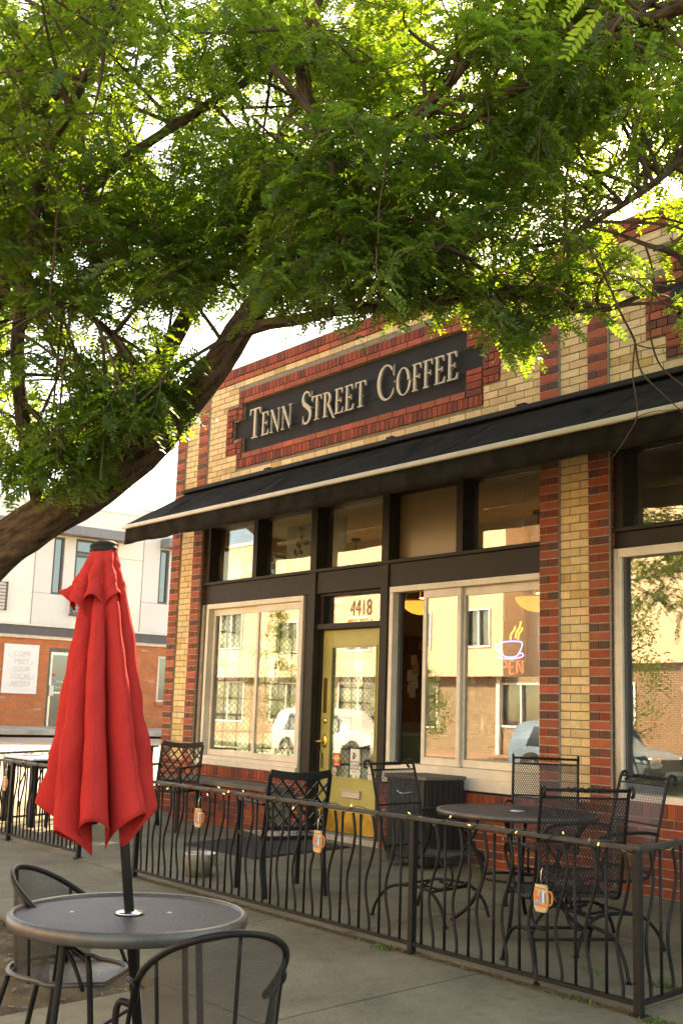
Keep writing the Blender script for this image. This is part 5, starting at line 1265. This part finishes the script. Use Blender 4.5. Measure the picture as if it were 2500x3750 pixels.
lights('fairy lights wound round the rail of the long front fence', o1, d1, .745, .45, 11, 44)
lights('fairy lights on the rail of the fence at the right corner', o2, d2, .745, .6, 12, 12)
lights('fairy lights on the rail of the fence left of the gap', o3, d3, .745, 0, 13, 24)
lights('bare wire of fairy lights wound on the far left fence rail', o4, d4, .745, 0, 14, 14)
# mug-shaped plaques
def mug(label, x, drop, seed, rz=0):
    rr = random.Random(seed); z = G(0, FY)+drop
    t = thing('mug_plaque', label, 'ornament', (x, FY-.022, z), rz, 'mug shaped plaques hanging on the fences')
    body = [(-.030, 0), (.030, 0), (.040, .018), (.044, .05), (.044, .085), (.038, .112), (.034, .124), (.039, .134), (-.039, .134), (-.034, .124), (-.038, .112), (-.044, .085), (-.044, .05), (-.040, .018)]
    mb = MB(); mb.xz(body, -.008, .008); mb.build('body', M['cream_paint'], t, bevel=.003)
    mb = MB(); mb.tube(spline([(.040, 0, .10), (.062, 0, .102), (.070, 0, .075), (.064, 0, .045), (.042, 0, .036)]), .006, 8); mb.build('mug_handle', M['orange_paint'], t, smooth=True)
    mb = MB(); mb.tube(spline([(0, 0, .134), (0, -.004, .16), (.0, .0, .20), (0, .012, .215), (0, .022, .20)]), .0022, 5); mb.build('wire_hook', M['chrome'], t)
    pk = [('orange_paint', [(-.036, .055), (-.010, .055), (-.008, .075), (-.018, .080), (-.014, .105), (-.034, .108), (-.040, .08)]), ('blue_paint', [(-.006, .045), (.012, .045), (.012, .095), (.004, .105), (-.006, .09)]),
          ('white_card', [(.014, .050), (.026, .050), (.026, .09), (.020, .112), (.014, .09)]), ('slate', [(.028, .045), (.038, .045), (.038, .098), (.028, .092)]), ('blue_paint', [(-.034, .030), (-.012, .030), (-.012, .05), (-.034, .05)]), ('orange_paint', [(-.01, .026), (.036, .026), (.038, .04), (-.01, .04)]), ('slate', [(-.038, .114), (.036, .114), (.036, .119), (-.038, .119)])]
    for i, (mt, p) in enumerate(pk):
        m2 = MB(); m2.xz([(a+rr.uniform(-.002, .002), b) for a, b in p], -.0098-.0002*i, -.0078); m2.build('painted_house', M[mt], t)
mug('orange and blue mug plaque hanging low on the fence beside the patio table', 8.17, .375, 1, .05)
mug('orange and blue mug plaque hanging on the fence in front of the green door', 6.31, .455, 2, -.04)
mug('orange and blue mug plaque hanging on the fence by the steel bucket', 4.87, .47, 3, .06)
mug('faded mug plaque hanging on the fence left of the red umbrella', 1.29, .47, 4, -.03)
# litter and weeds along the foot of the fence
mb = MB()
for i in range(1500):
    x = R.uniform(3.6, 11.5); y = FY+R.gauss(-.02, .025); 
    if R.random() < .15: y = R.uniform(-3.7, -1.3)
    if R.random() < .10: x = 8.72+R.gauss(0, .04); y = R.uniform(-2.4, -.6)
    z = G(0, y)+.004; s_ = R.uniform(.004, .016); a = R.uniform(0, PI); p = V(x, y, z); d = V(math.cos(a), math.sin(a), R.uniform(-.2, .5))*s_; w_ = V(-math.sin(a), math.cos(a), R.uniform(-.2, .4))*s_*.4
    mb.poly([p-d, p+w_, p+d, p-w_])
stuff(mb.build('leaf_litter', pm('dry_leaf_litter', (.16, .095, .035), .9, var=.6, scale=60, col2=(.30, .22, .07))), 'dry leaves and crumbs gathered along the foot of the fence', 'leaf litter')
mb = MB()
for i in range(5200):
    x = R.uniform(3.7, 9.2); y = FY+R.gauss(0, .012); z = G(0, y)+.001; s_ = R.uniform(.003, .011); p = V(x, y, z); mb.poly([p+V(-s_, -s_*.6, 0), p+V(s_, -s_*.7, .001), p+V(0, s_*.7, R.uniform(0, .006))])
stuff(mb.build('grit', M['soil']), 'dark grit packed along the line of the fence', 'grit')
mb = MB()
for cx, cyy, k in ((7.0, FY-.07, 60), (8.4, FY-.02, 30), (8.55, -1.95, 90), (8.9, FY-.05, 80), (1.15, FY-.05, 70), (5.4, FY-.03, 20), (8.1, -2.0, 22)):
    for i in range(k):
        x, y = cx+R.gauss(0, .05), cyy+R.gauss(0, .02); z = G(0, y); h = R.uniform(.01, .035); a = R.uniform(0, 2*PI); dx, dy = math.cos(a)*.008, math.sin(a)*.008
        mb.poly([(x-dx*.4, y-dy*.4, z), (x+dx*.6, y+dy*.6, z+h*.5), (x+dx*2, y+dy*2, z+h), (x+dx*.2-dy, y+dy*.2+dx, z+h*.5)])
stuff(mb.build('weeds', M['leaf_green'] if 'leaf_green' in M else M['lawn']), 'small green weeds sprouting along the foot of the fence', 'weeds')

# ================================================================== UMBRELLA AND ITS TABLE
TX, TY, TZ = 8.255, -4.854, .467
TG = G(0, TY)
tab = thing('umbrella_table', 'round dark glass table with pewter rim holding the red umbrella', 'table', (TX, TY, TG), 0)
h = TZ-TG; rT = .432
mb = MB(); mb.lathe([(.026, h-.012), (rT-.012, h-.012), (rT-.012, h-.004), (.026, h-.004)], 72, close=True); mb.build('table_top', M['table_top'], tab)
mb = MB(); mb.lathe([(rT-.018, h-.006), (rT-.013, h+.006), (rT-.002, h+.008), (rT+.008, h-.0), (rT+.011, h-.018), (rT+.006, h-.038), (rT-.006, h-.044), (rT-.018, h-.036)], 96, close=True); mb.build('rim', M['table_rim'], tab, smooth=True)
mb = MB(); mb.lathe([(.024, h-.004), (.052, h-.003), (.054, h+.002), (.046, h+.006), (.026, h+.010), (.024, h+.010)], 36, close=True); mb.build('hole_ring', M['chrome'], tab, smooth=True)
for k in range(4):
    a = rad(20+90*k); ca, sa = math.cos(a), math.sin(a)
    P_ = lambda r_, z: (r_*ca, r_*sa, z)
    mb = MB(); mb.tube(spline([P_(.33, h-.02), P_(.345, h*.7), P_(.37, h*.35), P_(.41, .008)]), .0125, 10); lg_ = mb.build('leg', M['patio_metal'], tab, smooth=True)
    mb = MB(); mb.tube([P_(.41, 0), P_(.412, .015)], .018, 10); mb.build('foot', M['rubber'], lg_)
mb = MB(); mb.tube([(.372*math.cos(2*PI*i/60)*(1-.16*math.cos(4*(2*PI*i/60-rad(20)))*-1*.5-.08), .372*math.sin(2*PI*i/60)*(1+.08*math.cos(4*(2*PI*i/60-rad(20)))-.08), h*.27) for i in range(60)], .0095, 8, closed=True); mb.build('brace_ring', M['patio_metal'], tab, smooth=True)
mb = MB()
for x, y in ((-.13, -.17), (.05, .14), (.2, -.1), (-.26, .06)): mb.box(x-.007, y-.006, h-.0035, x+.007, y+.006, h-.001)
M['crumb'] = M['paper']; mb2 = MB(); mb2.box(-.137, -.176, h-.0036, -.123, -.164, h-.0005); mb2.build('crumb', M['paper'], tab)
mb2 = MB(); mb2.box(.045, .135, h-.0036, .061, .146, h-.0005); mb2.build('crumb', M['paper'], tab)
ri_ = V(_fh.y, -_fh.x, 0); axis = (ri_*(-.19)+V(0, 0, 1.345)+_fh*.02).normalized()
umb = thing('umbrella', 'closed red canvas umbrella leaning slightly over the round table', 'umbrella', (TX, TY, TZ))
umb.rotation_mode = 'QUATERNION'; umb.rotation_quaternion = V(0, 0, 1).rotation_difference(axis)
mb = MB(); mb.tube([(0, 0, -.60), (0, 0, 1.32)], .0182, 14); mb.build('pole', M['iron'], umb, smooth=True)
mb = MB(); mb.lathe([(0, 0), (.20, 0), (.205, .02), (.19, .05), (.06, .075), (.03, .09), (.03, .20), (.022, .20), (.022, .1), (0, .1)], 36); o = mb.build('base', M['iron'], umb, smooth=True)
o.rotation_mode = 'QUATERNION'; o.rotation_quaternion = umb.rotation_quaternion.inverted(); o.location = V(0, 0, -(TZ-TG)/axis.z+.004)
mb = MB(); mb.lathe([(.0, 1.415), (.040, 1.412), (.052, 1.403), (.054, 1.396), (.050, 1.393), (.055, 1.385), (.056, 1.374), (.050, 1.366), (.02, 1.366)], 28); mb.build('finial', M['sign_black'], umb, smooth=True)
def clothmat():
    mt, n, l, out = newmat('red_canvas'); p = N(n, 'ShaderNodeBsdfPrincipled', Roughness=.82); p.inputs['Specular IOR Level'].default_value = .06
    f = noise(n, l, 2.6, 6, .6); c_ = ramp(n, l, f, .3, .75, (.45, .031, .028), (.60, .052, .042)); l.new(c_, p.inputs['Base Color'])
    g = noise(n, l, 420, 2, .5); l.new(bump(n, l, g, .35, .002), p.inputs['Normal'])
    t = n.new('ShaderNodeBsdfTranslucent'); t.inputs[0].default_value = (.62, .035, .02, 1); mx = N(n, 'ShaderNodeMixShader', Fac=.20); l.new(p.outputs[0], mx.inputs[1]); l.new(t.outputs[0], mx.inputs[2]); l.new(mx.outputs[0], out.inputs[0]); return mt
M['red'] = clothmat()
ur = random.Random(21)
NL = 8
amp = [ur.uniform(.75, 1.2) for _ in range(NL)]; ph = [ur.uniform(-.16, .16) for _ in range(NL)]; hemd = [ur.uniform(-.06, .05) for _ in range(NL)]
def lerp_tab(tab_, t):
    for (a, x), (b, y) in zip(tab_, tab_[1:]):
        if t <= b: k = (t-a)/(b-a); k = k*k*(3-2*k)*.4+k*.6; return x+(y-x)*k
    return tab_[-1][1]
RT = [(0, .052), (.12, .082), (.25, .108), (.42, .138), (.62, .165), (.82, .198), (1, .224)]
def lobev(arr, th):
    k = (th/(2*PI)*NL) % NL; i = int(k); f = k-i; f = f*f*(3-2*f); return arr[i % NL]*(1-f)+arr[(i+1) % NL]*f
AMP = [1.35, .75, 1.25, 1.05, .65, 1.3, .9, 1.15]
def canopy(th, t, R_=RT, z0=1.352, z1=.372, depth=(.12, .74), fold=(.25, 1.25), hem=1):
    c_ = math.cos(NL*th); s_ = math.sin(NL*th); am = lobev(AMP, th)
    tt = t**.8
    d = depth[0]+(depth[1]-depth[0])*tt
    r_ = lerp_tab(R_, t)*(1+.05*(am-1)*3*t)*(1-d*am*.5*(1-c_)*.86)
    th2 = th+(fold[0]+(fold[1]-fold[0])*tt)*s_/NL*.95+lobev(ph, th)*t*.7+.22*t
    ze = z1+hem*(lobev(hemd, th)*t**3+.058*c_*t**4)
    ze -= hem*.05*t*t*max(0, math.cos(th2+.5))
    z = z0+(ze-z0)*t
    w_ = (.0055*math.sin(t*13+th*5)+.0035*math.sin(t*29-th*11+1)*math.sin(th*3)+.0025*math.sin(t*47+th*23))*t**.6
    of = -.085*t*hem
    return ((r_+w_)*math.cos(th2)+of*ri_.x, (r_+w_)*math.sin(th2)+of*ri_.y, z+.004*math.sin(9*t+3*th))
mb = MB(); mb.sheet(lambda t, th: canopy(th, t), [i/60 for i in range(61)], [2*PI*i/320 for i in range(321)]); mb.build('canopy', M['red'], umb, smooth=True, solid=.0016)
VT = [(0, .054), (.3, .074), (.65, .100), (1, .128)]
mb = MB(); mb.sheet(lambda t, th: canopy(th+.5, t, VT, 1.372, 1.198, (.04, .40), (.1, .95), .55), [i/26 for i in range(27)], [2*PI*i/240 for i in range(241)]); mb.build('vent_flap', M['red'], umb, smooth=True, solid=.0016)
for k in range(8):
    mb = MB(); mb.tube([V(*canopy(2*PI*k/8+.02, t/40)) for t in range(1, 41)], .0021, 6); mb.build('seam', M['red'], umb, smooth=True)
mb = MB(); mb.tube([V(*canopy(2*PI*i/320, .985)) for i in range(320)], .0024, 6, closed=True); mb.build('hem', M['red'], umb, smooth=True)
for k in range(8):
    a = 2*PI*(k+.5)/8; mb = MB(); mb.tube([(.03*math.cos(a), .03*math.sin(a), 1.33), (.055*math.cos(a), .055*math.sin(a), .42)], .006, 6); mb.build('rib', M['iron'], umb)

# ================================================================== CHAIRS
def face(dx, dy): return math.atan2(-dx, dy)
def barrel_chair(label, x, y, rz):
    t = thing('barrel_chair', label, 'chair', (x, y, G(0, y)-.002), rz, 'round backed mesh chairs at the umbrella table')
    # local: seat front towards +y
    def arc_pt(a, r_, z): return (r_*math.sin(a)*.89, -r_*math.cos(a)+.02, z)
    hb_ = lambda a: .795-.215*(abs(a)/rad(100))**1.9
    ang = [rad(-108+216*i/28) for i in range(29)]
    rim_ = [arc_pt(a, .262, hb_(a)) for a in ang]
    leg = lambda s_: [(s_*.252, .125, .60), (s_*.262, .19, .50), (s_*.258, .215, .30), (s_*.262, .235, .0)]
    path = [*reversed([(p[0], p[1], p[2]) for p in spline(leg(-1), 4)])]
    mb = MB(); mb.tube(spline(rim_, 2), .0115, 10); mb.build('back_rail', M['patio_metal'], t, smooth=True)
    for s_ in (-1, 1):
        q = rim_[0] if s_ < 0 else rim_[-1]
        mb = MB(); mb.tube(spline([q, (q[0]*1.01, q[1]+.05, q[2]-.03), (s_*.262, .185, .50), (s_*.256, .205, .28), (s_*.262, .225, .0)], 6), .0115, 10); lg_ = mb.build('leg', M['patio_metal'], t, smooth=True)
        mb = MB(); mb.tube(spline([(s_*.17, -.17, .42), (s_*.185, -.215, .24), (s_*.20, -.26, .0)], 5), .0115, 10); mb.build('leg', M['patio_metal'], t, smooth=True)
        mb = MB(); mb.tube(spline([(s_*.235, .16, .40), (s_*.235, .10, .52), (s_*.245, .02, .60), (s_*.255, .06, .615)], 5), .008, 8); mb.build('arm_loop', M['patio_metal'], t, smooth=True)
    a2 = [rad(-88+176*i/24) for i in range(25)]
    def bk_(a, v): zt = hb_(a)-.008; zb = .40; r_ = .256-.03*(1-v); return arc_pt(a, r_, zb+(zt-zb)*v)
    mb = MB(); mb.sheet(bk_, a2, [i/8 for i in range(9)], lambda a, v: (a*.26, v*.37)); mb.build('back_mesh', M['mesh_fine'], t, smooth=True)
    for a in (rad(-64), rad(4), rad(64)):
        mb = MB(); mb.tube([bk_(a, v/6) for v in range(7)], .0065, 8); mb.build('strut', M['patio_metal'], t, smooth=True)
    def seat_out(k):
        a = 2*PI*k/40; r_ = .235; x_, y_ = r_*math.sin(a), r_*math.cos(a)
        y_ = min(y_, .19) if y_ > 0 else y_; return (x_*1.02, y_+.01, .415-.0+(.012 if y_ < 0 else -.012*max(0, (y_-.15)/.05)))
    mb = MB(); mb.tube([seat_out(k) for k in range(40)], .0105, 8, closed=True); mb.build('seat_frame', M['table_rim'], t, smooth=True)
    mb = MB(); mb.sheet(lambda a, r_: (seat_out(a/(2*PI)*40)[0]*r_, seat_out(a/(2*PI)*40)[1]*r_, .412-.016*(1-r_*r_)), [2*PI*k/40 for k in range(41)], [.02, .35, .7, .98], lambda a, r_: (r_*.23*math.sin(a), r_*.23*math.cos(a))); mb.build('seat_mesh', M['mesh_fine'], t, smooth=True)
    mb = MB(); mb.tube(spline([(-.256, .205, .24), (-.10, .13, .20), (.10, .13, .20), (.256, .205, .24)], 5), .008, 8); mb.build('stretcher', M['patio_metal'], t, smooth=True)
    return t
barrel_chair('round backed black mesh chair in the foreground, its back to the viewer', 9.0, -4.955, face(-.95, .30))
barrel_chair('round backed black mesh chair tucked under the umbrella table by the soil bed', 7.86, -4.895, face(.74, .67))

def spring_chair_proto(label, x, y, rz):
    t = thing('spring_chair', label, 'chair', (x, y, G(0, y)), rz, 'high backed mesh chairs round the patio table')
    prof = [(-.345, .965), (-.325, .90), (-.285, .74), (-.245, .58), (-.215, .46), (-.165, .405), (.0, .395), (.17, .415), (.235, .405), (.262, .36)]
    sp = spline(prof, 5)
    for s_ in (-1, 1):
        mb = MB(); mb.tube([(s_*.235, y_, z) for y_, z in sp], .0095, 8); mb.build('side_frame', M['patio_metal'], t, smooth=True)
        mb = MB(); mb.tube(spline([(s_*.235, -.345, .965), (s_*.237, -.365, .985), (s_*.238, -.392, .975), (s_*.238, -.394, .945), (s_*.236, -.376, .935)], 5), .009, 8); mb.build('scroll', M['patio_metal'], t, smooth=True)
        mb = MB(); mb.tube(spline([(s_*.238, -.265, .65), (s_*.265, -.15, .665), (s_*.275, .08, .655), (s_*.272, .17, .62), (s_*.262, .175, .55), (s_*.245, .13, .47), (s_*.238, .10, .41)], 6), .0095, 8); mb.build('arm', M['patio_metal'], t, smooth=True)
        mb = MB(); mb.tube(spline([(s_*.245, .295, .006), (s_*.238, .255, .11), (s_*.222, .16, .195), (s_*.20, .0, .215), (s_*.222, -.16, .195), (s_*.238, -.255, .10), (s_*.245, -.29, .006)], 6), .0105, 8); mb.build('leg', M['patio_metal'], t, smooth=True)
        for y_ in (.297, -.292):
            mb = MB(); mb.tube([(s_*.245, y_, .0), (s_*.245, y_, .008)], .019, 10); mb.build('foot', M['patio_metal'], t)
        mb = MB(); mb.tube(spline([(s_*.10, .0, .215), (s_*.10, .14, .20), (s_*.10, .235, .25), (s_*.10, .225, .35), (s_*.10, .12, .392)], 6), .0085, 8); mb.build('spring', M['patio_metal'], t, smooth=True)
    mb = MB(); mb.tube([(-.235, -.345, .965), (.235, -.345, .965)], .009, 8); mb.build('top_rail', M['patio_metal'], t, smooth=True)
    mb = MB(); mb.tube([(-.105+.0*i, -.345, .965) if i == 0 else (-.105+.21*i/60, -.345+.0125*math.cos(i*1.9), .965+.0125*math.sin(i*1.9)) for i in range(61)], .004, 5); mb.build('coil', M['patio_metal'], t)
    for z, y_ in ((.925, -.332), (.70, -.272), (.44, -.205)):
        mb = MB(); mb.tube([(-.235, y_, z), (.235, y_, z)], .0055, 6); mb.build('cross_bar', M['patio_metal'], t)
    for y_ in (-.16, .16):
        mb = MB(); mb.tube([(-.222, y_, .195), (.222, y_, .195)], .0085, 8); mb.build('cross_bar', M['patio_metal'], t, smooth=True)
    acc = [0]
    for a, b in zip(sp, sp[1:]): acc.append(acc[-1]+math.hypot(b[0]-a[0], b[1]-a[1]))
    idx = [i for i, p in enumerate(sp) if p[1] < .93]
    mb = MB(); mb.sheet(lambda i, x_: (x_, sp[i][0], sp[i][1]), idx, [-.228, -.1, 0, .1, .228], lambda i, x_: (x_, acc[i])); mb.build('mesh', M['mesh_wide'], t, smooth=True)
    return t
ch = spring_chair_proto('high backed mesh chair left of the patio table, its back towards the dark cabinet side', 6.53, -1.69, face(.97, .18))
dup(ch, (8.0, -2.10, G(0, -2.10)), face(-.86, .50), 'high backed mesh chair nearest the fence, its back to the viewer')
dup(ch, (6.67, -.74, G(0, -.74)), face(.62, -.75), 'high backed mesh chair behind the patio table against the brick pier')
dup(ch, (7.74, -1.50, G(0, -1.50)), face(-.30, -.95), 'high backed mesh chair turned sideways below the right shop window')
# round patio table
px_, py_ = 7.10, -1.48; pg = G(0, py_); h = .64-pg
pt_ = thing('patio_table', 'round black mesh topped patio table inside the fence', 'table', (px_, py_, pg))
mb = MB(); mb.lathe([(.022, h-.010), (.50, h-.010), (.50, h-.003), (.022, h-.003)], 64, close=True); mb.build('table_top', M['table_top'], pt_)
mb = MB(); mb.lathe([(.495, h-.004), (.505, h+.004), (.514, h+.002), (.517, h-.012), (.510, h-.030), (.495, h-.026)], 80, close=True); mb.build('rim', M['table_rim'], pt_, smooth=True)
mb = MB(); mb.lathe([(0, h+.006), (.03, h+.006), (.046, h+.003), (.048, h-.002), (0, h-.002)], 28); mb.build('hole_cap', M['chrome'], pt_, smooth=True)
for k in range(4):
    a = rad(35+90*k); ca, sa = math.cos(a), math.sin(a); P_ = lambda r_, z: (r_*ca, r_*sa, z)
    mb = MB(); mb.tube(spline([P_(.44, h-.02), P_(.40, h-.10), P_(.26, h*.62), P_(.22, h*.40), P_(.30, h*.16), P_(.42, .01)], 6), .013, 10); mb.build('leg', M['patio_metal'], pt_, smooth=True)
mb = MB(); mb.tube([(.225*math.cos(2*PI*i/40), .225*math.sin(2*PI*i/40), h*.42) for i in range(40)], .008, 8, closed=True); mb.build('brace_ring', M['patio_metal'], pt_, smooth=True)
# cast chairs with lattice backs
def lattice_chair(label, x, y, rz):
    t = thing('lattice_chair', label, 'chair', (x, y, G(0, y)), rz, 'cast metal chairs with lattice backs')
    W_ = .235
    def bp(x_, z): return V(x_, -.235-.09*(z-.40)/.45-.025*(1-(x_/W_)**2), z)
    for s_ in (-1, 1):
        mb = MB(); mb.bar(bp(s_*W_, .40), bp(s_*W_, .86), .03, .02, up=(0, 1, 0)); mb.build('back_post', M['iron'], t, bevel=.003)
        mb = MB(); pr_ = [(s_*W_, -.235, .42), (s_*W_, -.26, .20), (s_*W_, -.315, .0)]
        for a, b in zip(pr_, pr_[1:]): mb.bar(a, b, .036, .030)
        mb.build('leg', M['iron'], t, bevel=.003)
        mb = MB(); mb.bar((s_*.245, .225, .0), (s_*.245, .215, .63), .034, .030); mb.build('leg', M['iron'], t, bevel=.003)
        mb = MB(); mb.bar((s_*.247, -.275, .645), (s_*.249, .25, .642), .044, .020); mb.build('arm', M['iron'], t, bevel=.006)
    mb = MB(); xs = [-W_+2*W_*i/14 for i in range(15)]
    for a, b in zip(xs, xs[1:]): mb.bar(bp(a, .845+.020*(a/W_)**2), bp(b, .845+.020*(b/W_)**2), .05, .018, up=(0, 0, 1)) if False else mb.bar(bp(a, .845+.022*(a/W_)**2), bp(b, .845+.022*(b/W_)**2), .018, .055, up=(0, 0, 1))
    mb.build('top_rail', M['iron'], t)
    mb = MB()
    for a, b in zip(xs, xs[1:]): mb.bar(bp(a, .475), bp(b, .475), .018, .03)
    mb.build('lower_rail', M['iron'], t)
    mb = MB(); z0, z1 = .48, .835; n = 5; step = 2*W_/n
    for k in range(-3, n+1):
        for sg_ in (1, -1):
            pts = []
            for q in range(13):
                z = z0+(z1-z0)*q/12; x_ = (-W_+k*step+(z-z0)*.85)*sg_
                if -W_ <= x_ <= W_: pts.append(bp(x_, z)+V(0, .002*sg_, 0))
            for a, b in zip(pts, pts[1:]): mb.bar(a, b, .010, .019, up=(0, 1, 0))
    mb.build('lattice', M['iron'], t)
    mb = MB()
    for a, b in (((-.24, -.24), (-.24, .24)), ((.24, -.24), (.24, .24)), ((-.24, -.24), (.24, -.24)), ((-.24, .24), (.24, .24))): mb.bar((a[0], a[1], .405), (b[0], b[1], .405), .035, .03)
    mb.build('seat_frame', M['iron'], t)
    for k in range(9):
        x_ = -.20+.05*k; mb = MB(); mb.bar((x_, -.222, .412), (x_, .222, .412), .030, .012); mb.build('seat_slat', M['seat_slat'], t, bevel=.003)
    return t
M['seat_slat'] = pm('worn_seat_slat', (.035, .035, .033), .28, .4, var=.3, scale=12)
lc = lattice_chair('black cast chair with lattice back standing on the doormat before the door', 5.16, -1.93, face(-.97, .22))
dup(lc, (1.62, -.85, G(0, -.85)), face(.55, -.83), 'black cast chair with lattice back beside the left brick pier behind the umbrella')
# table at the left end of the patio with things on it
lt = thing('cafe_table', 'dark framed square cafe table with pale top at the left end', 'table', (.35, -1.55, G(0, -1.55)))
mb = MB(); mb.box(-.42, -.42, .685, .42, .42, .705); mb.build('table_top', M['white_card'], lt, bevel=.003)
mb = MB(); mb.box(-.40, -.40, .60, .40, -.375, .684); mb.box(-.40, .375, .60, .40, .40, .684); mb.box(-.40, -.375, .60, -.375, .375, .684); mb.box(.375, -.375, .60, .40, .375, .684); mb.build('apron', M['iron'], lt)
for sx in (-1, 1):
    for sy in (-1, 1):
        mb = MB(); mb.box(sx*.36-.03, sy*.36-.03, 0, sx*.36+.03, sy*.36+.03, .684); mb.build('leg', M['iron'], lt)
tz = G(0, -1.55)+.705
mb = MB(); mb.sheet(lambda x, y: (x, y, .004+.002*math.sin(30*x)+.006*max(0, math.sin(9*x+7*y))), frange(-.17, .17, .02), frange(-.12, .12, .02)); o = mb.build('napkin', M['blue_cloth'], None, smooth=True, solid=.003); o.location = (.16, -1.72, tz+.002); tag(o, 'dark blue patterned cloth lying on the cafe table', 'cloth')
for i, (x, y, hh, mt, lab) in enumerate(((.62, -1.5, .12, 'white_card', 'tall pale cup standing on the cafe table'), (.2, -1.35, .10, 'paper', 'short tan cup at the back of the cafe table'))):
    c0 = thing('paper_cup', lab, 'cup', (x, y, tz+.001), 0); mb = MB(); mb.lathe([(0, 0), (.028, 0), (.038, hh), (.034, hh), (.026, .006), (0, .006)], 20); mb.build('cup', M[mt], c0, smooth=True); mb = MB(); mb.lathe([(.030, hh*.35), (.0335, hh*.35), (.0365, hh*.75), (.033, hh*.75)], 20, close=True); mb.build('sleeve', M['cream_paint'], c0)
# jacket on a chair at that table
jc = lattice_chair('black cast chair with a grey jacket over it at the cafe table', 1.02, -1.55, face(-1, .1))
jk = MB()
def jac(u, v):
    z = .88-.50*abs(v); return (u, -.34-.05*(v if v > 0 else .4*v)+(.03 if v > 0 else -.012)+.012*math.sin(14*u+6*v), z+.02*math.sin(9*u))
jk.sheet(jac, frange(-.22, .22, .03), frange(-.95, .55, .06)); o = jk.build('jacket', M['fabric_dark'], None, smooth=True, solid=.008); o.location = jc.location; o.rotation_euler = jc.rotation_euler; tag(o, 'grey green jacket hung over the back of a black chair', 'jacket')
# bucket, cabinet, doormat
bu = thing('bucket', 'small steel bucket standing on the pavement inside the fence', 'bucket', (4.20, -2.02, G(0, -2.02)))
mb = MB(); mb.lathe([(0, .004), (.095, .004), (.098, 0), (.128, .165), (.132, .170), (.128, .173), (.122, .166), (.093, .010), (0, .010)], 36); mb.build('shell', pm('galvanised_steel', (.66, .62, .54), .42, .45, var=.35, scale=7), bu, smooth=True)
mb = MB(); mb.tube(spline([(-.128, 0, .155), (-.135, .06, .10), (0, .14, .05), (.135, .06, .10), (.128, 0, .155)], 6), .003, 6); mb.build('bail', M['chrome'], bu)
cb = thing('slatted_cabinet', 'black slatted cabinet with a tray top beside the door post', 'cabinet', (4.97, -.30, G(0, -.30)))
mb = MB(); mb.box(-.235, -.215, .03, .235, .215, .70); mb.build('carcass', M['bin'], cb)
for i in range(8):
    x = -.235+.47*i/8; mb = MB(); mb.box(x+.004, -.230, .03, x+.0545, -.2155, .70); mb.build('slat', M['bin'], cb, bevel=.002)
for i in range(7):
    y = -.215+.43*i/7; mb = MB(); mb.box(.2355, y+.004, .03, .250, y+.057, .70); mb.build('slat', M['bin'], cb, bevel=.002)
mb = MB(); mb.box(-.26, -.245, .703, .265, .225, .735); mb.build('top', M['stone_cap'], cb, bevel=.008)
mb = MB(); mb.tube(spline([(-.09, -.236, .60), (0, -.262, .585), (.09, -.236, .60)], 6), .006, 6); mb.build('handle', M['chrome'], cb)
mm = thing('doormat', 'dark ribbed doormat lying in front of the green door', 'doormat', (3.25, -.70, 0))
mb = MB()
def mg(x, y, dz): return (x-3.25, y+.70, G(0, y)+dz)
for i in range(44):
    y = -1.22+i*.0235; mb.v += []
    n = len(mb.v); mb.v += [mg(2.68, y, .003), mg(3.82, y, .003), mg(3.82, y+.019, .003), mg(2.68, y+.019, .003), mg(2.68, y+.003, .014), mg(3.82, y+.003, .014), mg(3.82, y+.016, .014), mg(2.68, y+.016, .014)]
    for q in ((4,5,6,7),(0,1,5,4),(1,2,6,5),(2,3,7,6),(3,0,4,7)): mb.face([n+k for k in q])
mb.build('ribs', M['rubber'], mm)
mb = MB(); n = 0; mb.v = [mg(2.66, -1.25, .001), mg(3.84, -1.25, .001), mg(3.84, -.17, .001), mg(2.66, -.17, .001), mg(2.66, -1.25, .006), mg(3.84, -1.25, .006), mg(3.84, -.17, .006), mg(2.66, -.17, .006)]
for q in ((4,5,6,7),(0,1,5,4),(1,2,6,5),(2,3,7,6),(3,0,4,7)): mb.face(q)
mb.build('backing', M['rubber'], mm)
